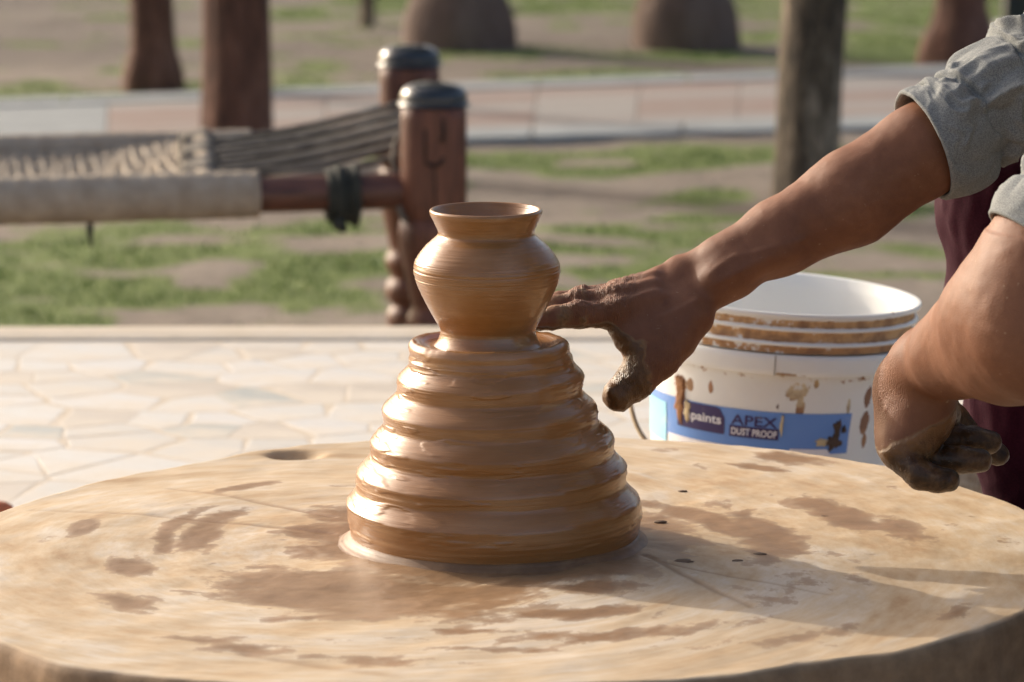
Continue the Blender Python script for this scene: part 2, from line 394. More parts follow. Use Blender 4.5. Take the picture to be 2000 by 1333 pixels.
# places where slip has run over the dry clay: centre px, half-length along the turning, half-width across, strength
for (x, y, hx, hy, wt) in [(690, 1165, .15, .085, 1.25), (560, 1120, .05, .04, .5), (850, 1150, .10, .06, 1.0), (400, 1035, .09, .022, 1.0), (240, 1103, .04, .028, 1.0), (330, 1040, .10, .012, .8),
                           (245, 1175, .045, .028, 1.0), (170, 1028, .05, .012, .9), (470, 955, .05, .014, .9), (610, 1035, .07, .03, .85), (660, 1010, .04, .04, .9),
                           (1500, 1040, .12, .035, .8), (1650, 1010, .10, .03, .9), (1380, 1010, .10, .022, .95), (1760, 1040, .08, .03, .8), (1550, 895, .06, .03, .7), (1480, 915, .05, .016, .7),
                           (1560, 1160, .13, .05, .15), (1240, 1240, .12, .025, .6), (1110, 1200, .08, .02, .7), (1480, 1255, .12, .02, .5), (1150, 1150, .05, .03, .7), (700, 1290, .09, .02, .6),
                           (420, 1260, .08, .02, .6), (960, 1270, .06, .012, .5), (1200, 1110, .09, .04, .7), (1850, 1200, .05, .02, .6), (1750, 1150, .1, .03, .1), (900, 1235, .05, .01, .5)]:
    c = wpt(x, y); a0 = math.atan2(c[1], c[0]); r0 = math.hypot(*c)
    da = ((ang-a0+np.pi) % (2*np.pi)-np.pi)*r0; dr = rad-r0
    wet = np.maximum(wet, wt*np.clip(1.25-np.sqrt((da/hx)**2+(dr/hy)**2)*.9, 0, 1.0))
wet = np.maximum(wet, 1.2*np.exp(-((rad-.12)/.055)**2))
line = np.zeros(len(PP))
for (x0, y0, x1, y1, wd, wt) in [(650, 1010, 330, 953, .0035, 1.0), (650, 1038, 60, 995, .003, .8), (690, 1045, 300, 1010, .003, .5), (1260, 1085, 1470, 1190, .0035, 1.0), (1270, 1095, 1620, 1160, .003, .8), (1300, 1030, 1560, 1075, .003, .4),
                             (480, 1280, 780, 1325, .006, .6)]:
    a, b = wpt(x0, y0), wpt(x1, y1); ab = b-a; tt = np.clip(((PP[:, :2]-a)@ab)/(ab@ab), 0, 1)
    dd = np.linalg.norm(PP[:, :2]-(a+tt[:, None]*ab), axis=1); line = np.maximum(line, wt*np.exp(-(dd/wd)**2)*(1-.5*tt))
PP[:, 2] -= line*.0015
F4 = grid_faces(len(rr), NT, flip=True)
F4 = np.concatenate([F4, np.array([[0, 0, 0, 0]])])[:-1]
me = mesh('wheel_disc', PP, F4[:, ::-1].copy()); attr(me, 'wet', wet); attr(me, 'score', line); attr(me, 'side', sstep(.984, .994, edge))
t = MT('dried_slip', rough=.75)
smear, rnode = spun_vec(t, 17, 4.6, 20); smear2, _ = spun_vec(t, 60, 9.0, 60); tiny = t.noise(420, 4, .6)
n1 = t.noise(1.0, 7, .62, smear, .3); n2 = t.noise(1.0, 6, .6, smear2); n3 = t.noise(7, 8, .65); n4 = t.noise(38, 6, .65)
dry = t.ramp(t.math('ADD', t.math('MULTIPLY', n1, .40), t.math('ADD', t.math('MULTIPLY', n2, .25), t.math('MULTIPLY', n3, .35))),
             [(.37, (.36, .225, .115)), (.43, (.44, .31, .18)), (.50, (.50, .385, .255)), (.58, (.55, .47, .37))])
wetc = t.ramp(n4, [(.3, (.195, .105, .046)), (.7, (.295, .172, .088))])
fld = t.math('ADD', t.attr('wet'), t.math('ADD', t.math('MULTIPLY', t.math('SUBTRACT', n1, .5), 2.1), t.math('MULTIPLY', t.math('SUBTRACT', n4, .5), 1.3)))
wm = t.ramp(fld, [(.36, 0.0), (.44, .55), (.70, .95)])
arc, _ = spun_vec(t, 160, 14.0, 60); na_ = t.noise(1.0, 4, .6, arc); dry = t.mix(t.ramp(na_, [(.40, .16), (.58, 0.0)]), dry, (.36, .225, .12)); grit = t.noise(260, 3, .6); dry = t.mix(t.ramp(grit, [(.70, 0.0), (.76, .6)]), dry, (.22, .13, .065))
col = t.mix(wm, dry, wetc); col = t.mix(t.math('MULTIPLY', t.attr('score'), .75), col, (.22, .12, .055))
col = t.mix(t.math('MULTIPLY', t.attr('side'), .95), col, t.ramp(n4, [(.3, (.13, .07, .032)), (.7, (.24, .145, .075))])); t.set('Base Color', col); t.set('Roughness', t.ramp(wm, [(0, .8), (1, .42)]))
b = t.bump(n4, .22, .003); b = t.bump(n2, .16, .003, b); t.bump(tiny, .12, .001, b)
M_WHEEL = t.m
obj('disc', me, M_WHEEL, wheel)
v, f, _, _ = lathe([(0, .20), (.02, .20), (.035, .17), (.05, .075), (.075, .055), (H-TH+.012, .055)], 48)
obj('pivot_base', mesh('pivot_base', v, f), M_MORTAR, wheel)

# ------------------------------------------------------------------ clay cone
def lathe_obj(name, prof, nv, wob, mat, parent=None, n=240, smooth_n=True):
    P = catmull(prof, n)
    if name == 'cone_body':                     # throwing ridges: a sloping shelf, a lip, then an upright wall
        lips = [(.0345, .1300), (.0640, .1200), (.0915, .1080), (.1195, .0952), (.1470, .0822), (.1715, .0722)]; Zk, Rk = [.010, .022], [.1290, .1300]
        for (z0, r0), (z1, r1) in zip(lips[:-1], lips[1:]): Zk += [z0-.003, z0+.002, z0+.52*(z1-z0)]; Rk += [r0+.0002, r0+.0004, r1-.0005]
        Zk.append(lips[-1][0]); Rk.append(lips[-1][1]); zf_ = np.linspace(.010, .1715, 900); rf_ = np.interp(zf_, Zk, Rk)
        kw_ = np.exp(-(np.arange(-60, 61)*(zf_[1]-zf_[0])/.0029)**2); kw_ /= kw_.sum(); rs_ = np.convolve(np.pad(rf_, 60, mode='edge'), kw_, 'valid')
        up_i = np.arange(n) < np.argmax(P[:, 0]); m_ = up_i & (P[:, 0] > .014) & (P[:, 0] < .166); P[m_, 1] = np.interp(P[m_, 0], zf_, rs_)
    v, f, th_, row = lathe(P, nv)
    v = wob(v, th_, P[row]); return mesh(name, v, f)
MC = np.array([-.0155, 0.0, Z_WHEEL])
cone_p = [(-.004, .128), (.004, .1275), (.014, .1292), (.026, .1305), (.036, .1300), (.042, .1270), (.0463, .1228), (.0505, .1207), (.057, .1213), (.0645, .1205), (.071, .1178), (.0752, .1135), (.080, .1090),
          (.0862, .1088), (.0925, .1078), (.0985, .1045), (.1032, .0998), (.1085, .0960), (.114, .0955), (.1200, .0945), (.1258, .0912), (.1306, .0878), (.1362, .0848), (.142, .0835), (.1475, .0818), (.1535, .0788),
          (.1585, .0755), (.164, .0725), (.1695, .0705), (.1745, .0712), (.1785, .0700), (.1808, .0668), (.1800, .0620), (.1772, .0570), (.1760, .0520), (.1765, .046), (.176, .03), (.175, .004)]
def wob_cone(v, th_, pr):
    z = pr[:, 0]; r = pr[:, 1]; k = sstep(0, .02, z)*sstep(.182, .165, z)
    ph = np.c_[np.cos(th_)*1.2, np.sin(th_)*1.2, z*60]
    dr = (fbm(ph, 3)-.5)*.0022*k+.0012*np.sin(th_*1+z*90)*k
    hf = (fbm(np.c_[np.cos(th_)*1.6, np.sin(th_)*1.6, z*380], 3)-.5)*.0009*k
    flk = fbm(np.c_[np.cos(th_)*2.2, np.sin(th_)*2.2, z*130+5], 3); dr = dr+sstep(.60, .68, flk)*.0007*k
    dr = dr+hf
    v = v.copy(); v[:, 0] += np.cos(th_)*dr; v[:, 1] += np.sin(th_)*dr
    v[:, 2] += .0022*np.sin(th_+.6)*k*(r/.1)
    lip = np.exp(-((r-.069)/.006)**2)*(z > .165); v[:, 2] += lip*(fbm(np.c_[np.cos(th_)*3, np.sin(th_)*3, 0*z], 3)-.5)*.005
    v[:, 0] += -.005*z/.18
    return v
cone = tag(empty('clay_cone', tuple(MC)), 'wet ridged cone of brown clay in the middle of the wheel, under the small pot', 'clay')
obj('cone_body', lathe_obj('cone_body', cone_p, 360, wob_cone, M_CLAY, n=420), M_CLAY, cone)
def wob_slip(v, th_, pr):
    r = pr[:, 1]; v = v.copy()
    k = sstep(.150, .128, r)
    out = sstep(.128, .175, r)*(fbm(np.c_[np.cos(th_)*3.2, np.sin(th_)*3.2, 0*r], 4)-.6)*.012
    v[:, 0] += np.cos(th_)*out; v[:, 1] += np.sin(th_)*out
    rip = np.sin(r*1500+2.5*np.sin(th_*2)+6*fbm(np.c_[np.cos(th_)*2, np.sin(th_)*2, r*20], 2))
    v[:, 2] += rip*.00008*sstep(.12, .13, r)*sstep(.172, .15, r)+(fbm(np.c_[np.cos(th_)*5, np.sin(th_)*5, r*120], 3)-.45)*.0014*k
    return v
slip_p = [(.010, .122), (.0066, .1285), (.0036, .1315), (.0010, .1345), (-.0008, .1375), (-.002, .140), (-.003, .1425), (-.006, .145), (-.010, .148)]
t = MT('slurry', (.30, .165, .075), .2); t.set('Base Color', t.ramp(t.noise(60, 6, .6), [(.3, (.13, .062, .024)), (.7, (.22, .118, .052))]))
t.set('Roughness', .55); t.set('Coat Weight', .12); t.set('Coat Roughness', .2); nf, _ = spun_vec(t, 420, 1.6, 100); t.bump(t.noise(1, 5, .65, nf), .15, .001); M_SLURRY = t.m
obj('slip_ring', lathe_obj('slip_ring', slip_p, 300, wob_slip, M_SLURRY, n=90), M_SLURRY, cone)

# ------------------------------------------------------------------ small pot
pot_p = [(.1745, .0505), (.1772, .0470), (.1805, .0445), (.1850, .0428), (.1898, .0422), (.1944, .0441), (.2062, .0506), (.2181, .0565), (.2270, .0605), (.2335, .0630), (.2395, .0643), (.2445, .0648), (.2500, .0638), (.2560, .0606),
         (.2620, .0560), (.2670, .0512), (.2712, .0462), (.2740, .0432), (.2762, .0425), (.2795, .0432), (.2840, .0452), (.2890, .0475), (.2925, .0492), (.2950, .0497), (.2968, .0488), (.2972, .0472), (.2960, .0458),
         (.2925, .0443), (.2860, .0415), (.2780, .0388), (.2730, .0392), (.2680, .0440), (.2600, .0515), (.2500, .0585), (.2400, .0595), (.2250, .053), (.2050, .042), (.1960, .030), (.1945, .003)]
def wob_pot(v, th_, pr):
    z = pr[:, 0]; k = sstep(.18, .2, z); v = v.copy()
    lines = (fbm(np.c_[np.cos(th_)*1.1, np.sin(th_)*1.1, z*900], 3)-.5)
    band = sstep(.222, .235, z)*sstep(.275, .262, z)
    dr = lines*(.0003+.0005*band)*k
    groove = sum(a*np.exp(-((z-z0-.0006*np.sin(th_+p))/.0006)**2) for z0, a, p in ((.2445, -.0010, 0), (.2375, -.0007, 1), (.2405, .0006, 2), (.2345, -.0005, 3), (.2600, -.0003, .5)))
    dr = dr+.6*groove*(pr[:, 1] > .05)
    v[:, 0] += np.cos(th_)*dr-.002*(z-.18)/.12; v[:, 1] += np.sin(th_)*dr
    return v
pot = tag(obj('clay_pot', lathe_obj('clay_pot', pot_p, 360, wob_pot, M_CLAY, n=420), M_CLAY), 'small freshly thrown brown clay pot with flared rim, still standing on the clay cone', 'pot')
pot.location = (MC[0]-.0055, 0, Z_WHEEL)

# loose crumbs of clay on the wheel
M_CRUMB = simple('dark_clay', (.075, .042, .022), (.19, .115, .065), 60, .6, .5, 200, .002)
def crumb(x, y, s, label, flatn=.38):
    c = wpt(x, y)+WC; u = np.linspace(0, np.pi, 9); v_ = np.linspace(0, 2*np.pi, 14, endpoint=False)
    P = np.array([[math.sin(a)*math.cos(b), math.sin(a)*math.sin(b), math.cos(a)] for a in u for b in v_])
    P *= (1+.9*(fbm(P*2.3+x, 3)-.5))[:, None]*np.array([1.4, .8, flatn])*s*.8
    o = obj('clay_crumb', mesh('clay_crumb', P, grid_faces(9, 14)), M_CRUMB); o.location = (c[0], c[1], Z_WHEEL+s*flatn*.15-.0012)
    tag(o, label, 'clay crumb', 'crumbs of clay on the wheel'); return o
crumb(1335, 1096, .0080, 'largest dark clay crumb, in the cone shadow right of the clay cone')
crumb(1484, 1081, .0052, 'dark clay crumb near the upper edge of the cone shadow')
crumb(1442, 1094, .0045, 'tiny dark clay crumb between two larger crumbs in the shadow')
crumb(1290, 1018, .0050, 'small dark clay crumb against the right foot of the clay cone')
crumb(1333, 958, .0038, 'tiny clay crumb on sunlit clay right of the cone, behind its shadow')
crumb(776, 1243, .0045, 'tiny dark clay crumb on the sunlit front of the wheel')
crumb(742, 1127, .0032, 'tiny dark crumb on the wet patch in front of the cone')
crumb(1610, 1008, .0040, 'small dark crumb on the sunlit right half of the wheel')

# ------------------------------------------------------------------ paint bucket
BY = .80
rimc = ony(1525, 574, BY)
BH = rimc[2]-Z_PLAT; TILT = math.radians(3.6)
bucket = tag(empty('paint_bucket', (rimc[0]-math.sin(TILT)*BH, BY, Z_PLAT+.128*math.sin(TILT))), 'white plastic paint bucket with blue printed label, rust-coloured mud in its grooves', 'bucket')
bucket.rotation_euler = (0, TILT, 0)
zf = lambda py: ony(1510, py, BY-.145)[2]-Z_PLAT-.010
Rr = .1525
zt = BH
b_prof = [(0.0, .0), (0.0, .118), (.004, .122), (.012, .123), (zf(850), .1325), (zf(735), .1398), (zf(731), .1400)]
skirt = [(zf(728), .1405), (zf(728)-.0005, .1485), (zf(724), .1500), (zf(706), .1512), (zf(694), .1514), (zf(690), .1503), (zf(689), .1470)]
grv = .1452
neck = [(zf(687), grv), (zf(676), grv), (zf(673), grv+.0005), (zf(671), .1500), (zf(668), .1508), (zf(665), .1500), (zf(663), grv+.0006), (zf(660), grv), (zf(647), grv+.0006), (zf(644), .1465), (zf(642), .1508), (zf(639), .1516), (zf(636), .1508), (zf(634), grv+.0014),
        (zf(622), grv+.0016), (zf(618), .1475), (zf(616), .1530), (zf(612), .1540), (zf(607), .1532), (zf(606), .1515), (zf(609), .1478), (zf(630), .1445), (zf(735), .1375), (zf(850), .1300), (.02, .1205), (.006, .1160), (.005, .0)]
def dens(pr, step=.0035):
    out = [pr[0]]
    for a, b in zip(pr[:-1], pr[1:]):
        k = max(1, int(math.dist(a, b)/step)); out += [(a[0]+(b[0]-a[0])*i/k, a[1]+(b[1]-a[1])*i/k) for i in range(1, k+1)]
    return out
t = MT('bucket_plastic', rough=.32); 
sp = t.attr('mud', 'Color'); al = t.attr('mud_amount'); nz = t.noise(55, 7, .65); nz2 = t.noise(160, 5, .6)
msk = t.ramp(t.math('ADD', al, t.math('ADD', t.math('MULTIPLY', t.math('SUBTRACT', nz, .5), 1.5), t.math('MULTIPLY', t.math('SUBTRACT', nz2, .5), .5))), [(.48, 0.0), (.58, .92)])
film = t.ramp(t.noise(9, 7, .65), [(.45, 0.0), (.75, .22)])
white = t.mix(film, (.80, .79, .75), (.62, .52, .38))
mudc = t.mix(t.ramp(nz, [(.44, 0.0), (.62, .85)]), sp, (.20, .075, .018), 'MIX')
t.set('Base Color', t.mix(msk, white, t.mix(.85, sp, mudc))); t.set('Roughness', t.ramp(msk, [(0, .33), (1, .8)])); t.set('Subsurface Weight', .05); t.set('Subsurface Radius', (.01, .008, .006))
t.bump(msk, .25, .001); M_BUCKET = t.m
def bucket_attrs(me, v, th_):
    a = np.degrees((th_+np.pi/2+np.pi) % (2*np.pi)-np.pi)      # 0 = towards the wheel side, + to the right
    z = v[:, 2]; r = np.hypot(v[:, 0], v[:, 1]); am = np.zeros(len(v)); col = np.tile([.42, .17, .04, 1.0], (len(v), 1))
    groove = ((z > zf(688)) & (z < zf(615)) & (r < .1472) & (r > .1449)).astype(float)
    am = np.maximum(am, groove*(.66+.2*sstep(-20, 60, a))); col[groove > .5] = (.60, .34, .13, 1)
    col[(groove > .5) & (z < zf(662))] = (.50, .25, .08, 1)
    under = np.exp(-((z-zf(738))/.006)**2)*(r < .1415); am = np.maximum(am, under*.45)
    for (px, py, hx, hy, c, wt) in [(1683, 775, 7, 20, (.26, .10, .03), 1.2), (1686, 830, 9, 22, (.24, .09, .03), 1.2), (1690, 865, 6, 14, (.35, .15, .04), 1.0), (1540, 760, 28, 22, (.60, .48, .28), .75), (1548, 790, 10, 22, (.58, .46, .27), .8), (1544, 808, 5, 8, (.40, .19, .06), 1.1),
                                    (1318, 775, 11, 15, (.28, .12, .05), 1.1), (1335, 775, 6, 12, (.50, .30, .14), 1.0), (1374, 770, 5, 14, (.36, .16, .06), 1.0), (1500, 728, 60, 5, (.55, .42, .24), .6), (1575, 745, 5, 8, (.5, .33, .13), 1.0), (1720, 700, 20, 8, (.30, .12, .04), .8), (1330, 700, 40, 12, (.62, .48, .30), .7),
                                    (1503, 795, 3, 8, (.15, .10, .07), .9), (1645, 790, 4, 20, (.58, .48, .3), .9), (1560, 825, 8, 3, (.4, .2, .08), .9)]:
        a0 = math.degrees(math.asin(max(-.99, min(.99, (px-1512)/250)))); sx = max(hx/250/max(.3, math.cos(math.radians(a0))), .01)*57.3
        am = np.maximum(am, (wt*np.clip(1.5-np.sqrt(((a-a0)/sx)**2+((z-zf(py+abs(px-1512)*.0))/(hy*.00056))**2), 0, 1.0))*(r > .12)*(r < .153)); 
        hit = (np.abs(a-a0) < sx*1.8) & (np.abs(z-zf(py)) < hy*.00056*1.8) & (groove < .5); col[hit] = (*c, 1)
    inn = np.arange(len(v)) > np.argmax(z)+420; am = np.where(inn & (z > zf(700)), 0, am)
    rim = (z > zf(611)) & (a > 20) & (a < 90); am = np.where(rim, np.maximum(am, .35), am)
    inside = np.exp(-(((a-173)/4)**2+((z-zf(596))/.006)**2))*0; am = np.maximum(am, inside)
    attr(me, 'mud', col); attr(me, 'mud_amount', am)
def bucket_part(name, prof, nv=420, step=.003):
    v, f, th_, _ = lathe(dens(prof, step), nv); me = mesh(name, v, f); bucket_attrs(me, v, th_)
    o = obj(name, me, M_BUCKET, bucket); md = o.modifiers.new('edges', 'EDGE_SPLIT'); md.split_angle = math.radians(50); return o
bucket_part('body', b_prof+skirt[:1]); bucket_part('skirt', skirt); bucket_part('rim', neck, step=.0025)
# mould seam on the skirt
sa = math.asin((1492-1512)/250)-math.pi/2
v, f = boxm((0, 0, 0), (.0012, .0016, .022)); o = obj('seam', mesh('seam', v, f, False), simple('seam_grey', (.25, .22, .18), (.4, .36, .3), 30, .6, 0), bucket)
o.location = (math.cos(sa)*.1514, math.sin(sa)*.1514, (zf(692)+zf(726))/2); o.rotation_euler = (0, 0, sa+math.pi/2)
def body_r(z): return np.interp(z, [.012, zf(850), zf(735)], [.123, .1325, .1398])
def patch(name, a0, a1, z0, z1, off, mat, parent, corner=0.0, na=None, wav=0):
    na = na or max(4, int(abs(a1-a0)/2)); nz_ = 14; A = np.radians(np.linspace(a0, a1, na)-90); u = np.linspace(0, 1, na)
    V = []
    for k in range(nz_):
        tz = k/(nz_-1)
        for j in range(na):
            zt_ = z1
            if corner:
                d = (1-u[j])*abs(a1-a0)/57.3*.135
                if d < corner: zt_ = z1-(corner-math.sqrt(max(0, corner**2-(corner-d)**2)))
            z = z0+(zt_-z0)*tz; r = body_r(z)+off; V.append((math.cos(A[j])*r, math.sin(A[j])*r, z))
    return obj(name, mesh(name, np.array(V), grid_faces(nz_, na, wrap=False)), mat, parent)
def print_mat(name, c, rough=.35):
    t = MT(name, rough=rough); wv = t.noise(70, 6, .7); sc = t.noise(25, 7, .7)
    c1 = t.mix(t.ramp(sc, [(.58, 0.0), (.75, .45)]), c, (.55, .47, .36)); t.set('Base Color', t.mix(t.ramp(wv, [(.68, 0.0), (.73, .8)]), c1, (.70, .66, .58))); return t.m
M_BLUE = print_mat('label_blue', (.13, .27, .62)); M_CYAN = print_mat('label_cyan', (.28, .60, .74)); M_PURPLE = print_mat('label_purple', (.035, .02, .10)); M_WHITE = print_mat('label_white', (.78, .76, .78))
M_GREYT = print_mat('label_grey', (.35, .32, .40)); M_MUD1 = simple('rust_mud', (.16, .06, .02), (.34, .15, .05), 60, .7, .4, 200, .001); M_MUD2 = simple('black_mud', (.035, .025, .02), (.10, .055, .03), 60, .7, .4, 200, .001); M_MUD3 = simple('pale_mud', (.45, .33, .17), (.62, .50, .30), 60, .7, .3, 200, .001)
LZ0, LZ1 = zf(886), zf(806)
lab = patch('label', -118, 34.5, LZ0, LZ1, .0007, M_BLUE, bucket)
patch('label', 61, 150, LZ0, LZ1-.001, .0007, M_BLUE, bucket)
patch('colour_swatch', -88, -62, zf(900), zf(822), .0013, M_CYAN, lab)
patch('name_plate', -53, -26, zf(860), zf(808), .0013, M_PURPLE, lab, corner=.011)
patch('product_plate', -23.5, -.6, zf(861), zf(839), .0013, M_PURPLE, lab)
patch('bottom_band', -60, -10, zf(897), zf(880), .0013, M_WHITE, lab); patch('bottom_band', 5, 25, zf(897), zf(876), .0013, M_WHITE, lab, corner=.005)
def text(name, s, a0, a1, z0, z1, off, mat, parent, bold=.0):
    cu = bpy.data.curves.new(name, 'FONT'); cu.body = s; cu.size = 1; cu.extrude = 0; cu.offset = bold; cu.resolution_u = 3
    tmp = bpy.data.objects.new(name, cu); COL.objects.link(tmp); dg = bpy.context.evaluated_depsgraph_get()
    me = bpy.data.meshes.new_from_object(tmp.evaluated_get(dg)); bpy.data.objects.remove(tmp)
    co = np.empty(len(me.vertices)*3, np.float32); me.vertices.foreach_get('co', co); co = co.reshape(-1, 3)
    x = (co[:, 0]-co[:, 0].min())/np.ptp(co[:, 0]); y = (co[:, 1]-co[:, 1].min())/np.ptp(co[:, 1])
    A = np.radians(a0+(a1-a0)*x-90); z = z0+(z1-z0)*y; r = body_r(z)+off
    me.vertices.foreach_set('co', np.c_[np.cos(A)*r, np.sin(A)*r, z].astype(np.float32).ravel()); me.update()
    return obj(name, me, mat, parent)
text('lettering', 'paints', -43.5, -27.5, zf(847), zf(824), .0019, M_WHITE, lab, .018)
text('lettering', 'n', -47.2, -44.0, zf(841.5), zf(829.5), .0019, M_GREYT, lab, .018)
text('lettering', 'APEX', -22.8, -1.6, zf(837), zf(817), .0015, M_PURPLE, lab, .012)
text('lettering', 'DUST PROOF', -22.4, -1.4, zf(857), zf(843), .0019, M_WHITE, lab, .02)
# caked splashes and runs
def splash(px, py, hx, hy, mat, seed, thick=.0012):
    n, m = 9, 56; a0 = math.degrees(math.asin(max(-.985, min(.985, (px-1512)/250)))); V = []
    thv = np.linspace(0, 2*np.pi, m, endpoint=False); rn = .25+1.5*fbm(np.c_[np.cos(thv)*3.2+seed, np.sin(thv)*3.2, 0*thv], 4)
    for k in range(n):
        q = k/(n-1)
        for j in range(m):
            z = zf(py)+math.sin(thv[j])*rn[j]*q*hy*.00054; a = math.radians(a0-90)+math.cos(thv[j])*rn[j]*q*hx*.00054/.135/max(.25, math.cos(math.radians(a0)))
            r = body_r(z)+.0016+thick*(1-q**3)*(.6+.8*fbm(np.array([[z*300+seed, a*40, 0]]), 2)[0]) if q < 1 else body_r(z)-.0005
            V.append((math.cos(a)*r, math.sin(a)*r, z))
    obj('mud_splash', mesh('mud_splash', np.array(V), grid_faces(n, m)), mat, bucket)
for q in [(1317, 812, 9, 45, M_MUD1, 1), (1331, 825, 6, 24, M_MUD3, 2), (1318, 775, 10, 14, M_MUD1, 3), (1627, 838, 8, 26, M_MUD2, 4), (1622, 862, 17, 18, M_MUD2, 5), (1641, 838, 5, 8, M_MUD2, 6),
          (1598, 862, 14, 9, M_MUD3, 10), (1514, 828, 3, 24, M_MUD3, 11)]: splash(*q)
# wire handle hanging at the left side
hp = [(-.149, -.02, zf(700)), (-.158, -.045, zf(720)), (-.163, -.075, zf(770)), (-.160, -.10, zf(815)), (-.148, -.125, zf(865)), (-.12, -.143, zf(905)), (-.06, -.156, zf(930)), (0, -.160, zf(938)), (.06, -.156, zf(930)), (.12, -.143, zf(905)), (.148, -.125, zf(865)), (.160, -.1, zf(815)), (.163, -.075, zf(770)), (.158, -.045, zf(720)), (.149, -.02, zf(700))]
v, f = tube(catmull(hp, 60), .0026, 8); obj('handle', mesh('handle', v, f), simple('muddy_wire', (.30, .19, .09), (.52, .40, .24), 40, .6, .3, 120, .001), bucket)

# ------------------------------------------------------------------ distance-field modelling for bodies
class Field:
    def __init__(s, lo, hi, h):
        s.h = h; s.lo = np.array(lo, float); s.n = np.ceil((np.array(hi)-s.lo)/h).astype(int)+1
        s.D = np.full(s.n, .5, np.float32); s.ax = [s.lo[i]+np.arange(s.n[i])*h for i in range(3)]
    def cap(s, a, b, ra, rb=None, k=.01, sub=False, sq=None):
        rb = ra if rb is None else rb; a, b = V3(a), V3(b); pad = max(ra, rb)+k+3*s.h
        i0 = np.clip(((np.minimum(a, b)-pad-s.lo)/s.h).astype(int), 0, s.n-1); i1 = np.clip(((np.maximum(a, b)+pad-s.lo)/s.h).astype(int)+2, 0, s.n)
        if (i1 <= i0).any(): return
        sl = tuple(slice(p, q) for p, q in zip(i0, i1))
        X, Y, Z = np.meshgrid(*[s.ax[i][sl[i]] for i in range(3)], indexing='ij')
        ab = b-a; L = max(ab@ab, 1e-12); tt = np.clip(((X-a[0])*ab[0]+(Y-a[1])*ab[1]+(Z-a[2])*ab[2])/L, 0, 1)
        dx, dy, dz_ = X-a[0]-tt*ab[0], Y-a[1]-tt*ab[1], Z-a[2]-tt*ab[2]
        if sq is not None:           # flattened across a direction: sq = (unit vector, factor)
            nv, fc = V3(sq[0]), sq[1]; nv = nv/np.linalg.norm(nv); pr = dx*nv[0]+dy*nv[1]+dz_*nv[2]
            dx, dy, dz_ = dx+nv[0]*pr*(fc-1), dy+nv[1]*pr*(fc-1), dz_+nv[2]*pr*(fc-1)
        d = np.sqrt(dx*dx+dy*dy+dz_*dz_)-(ra+tt*(rb-ra)); D = s.D[sl]
        if sub:
            hh = np.clip(k-np.abs(D+d), 0, None)/k; s.D[sl] = np.maximum(D, -d)+hh*hh*k*.25
        else:
            hh = np.clip(k-np.abs(D-d), 0, None)/k; s.D[sl] = np.minimum(D, d)-hh*hh*k*.25
    def chain(s, pts, rs, k=.01, **kw):
        for i in range(len(pts)-1): s.cap(pts[i], pts[i+1], rs[i], rs[i+1], k, **kw)
    def surf(s):
        D = s.D; ins = D < 0
        C = np.zeros(s.n-1, np.int8)
        for a in (0, 1):
            for b in (0, 1):
                for c in (0, 1): C += ins[a:s.n[0]-1+a, b:s.n[1]-1+b, c:s.n[2]-1+c]
        act = (C > 0) & (C < 8); idx = np.full(act.shape, -1, np.int64); I = np.argwhere(act); idx[act] = np.arange(len(I))
        acc = np.zeros((len(I), 3)); cnt = np.zeros(len(I))
        cor = [(a, b, c) for a in (0, 1) for b in (0, 1) for c in (0, 1)]
        val = {c: D[I[:, 0]+c[0], I[:, 1]+c[1], I[:, 2]+c[2]] for c in cor}
        for c in cor:
            for ax in range(3):
                if c[ax] == 0:
                    e = list(c); e[ax] = 1; e = tuple(e); va, vb = val[c], val[e]; m = (va < 0) != (vb < 0)
                    tt = np.where(m, va/np.where(m, va-vb, 1), 0); p = np.tile(np.array(c, float), (len(I), 1)); p[:, ax] += tt
                    acc[m] += p[m]; cnt[m] += 1
        V = s.lo+(I+acc/cnt[:, None])*s.h; Q = []
        for ax in range(3):
            o1, o2 = [(1, 2), (2, 0), (0, 1)][ax]
            sl0 = [slice(None)]*3; sl1 = [slice(None)]*3; sl0[ax] = slice(0, -1); sl1[ax] = slice(1, None)
            ch = ins[tuple(sl0)] != ins[tuple(sl1)]; E = np.argwhere(ch)
            E = E[(E[:, o1] > 0) & (E[:, o2] > 0) & (E[:, o1] < s.n[o1]-1) & (E[:, o2] < s.n[o2]-1)]
            d1 = np.zeros(3, int); d1[o1] = 1; d2 = np.zeros(3, int); d2[o2] = 1
            g = lambda e: idx[e[:, 0], e[:, 1], e[:, 2]]
            q = np.stack([g(E-d1-d2), g(E-d2), g(E), g(E-d1)], 1)
            fl = ~ins[E[:, 0], E[:, 1], E[:, 2]]; q[fl] = q[fl][:, ::-1]; Q.append(q)
        Q = np.concatenate(Q); Q = Q[(Q >= 0).all(1)]; return V, Q
def relax(V, Q, it=3, lam=.5):
    n = len(V)
    for _ in range(it):
        s = np.zeros_like(V); c = np.zeros(n)
        for a, b in ((0, 1), (1, 2), (2, 3), (3, 0)):
            np.add.at(s, Q[:, a], V[Q[:, b]]); np.add.at(s, Q[:, b], V[Q[:, a]]); np.add.at(c, Q[:, a], 1); np.add.at(c, Q[:, b], 1)
        V = V+lam*(s/np.maximum(c, 1)[:, None]-V)
    return V
def normals(V, Q):
    n = np.cross(V[Q[:, 2]]-V[Q[:, 0]], V[Q[:, 3]]-V[Q[:, 1]]); N = np.zeros_like(V)
    for a in range(4): np.add.at(N, Q[:, a], n)
    return N/(np.linalg.norm(N, axis=1)[:, None]+1e-12)
def seg_dist(V, a, b):
    ab = b-a; tt = np.clip(((V-a)@ab)/(ab@ab), 0, 1); return np.linalg.norm(V-(a+tt[:, None]*ab), axis=1)
q_ = lambda x, y, Y: ony(x, y, Y)

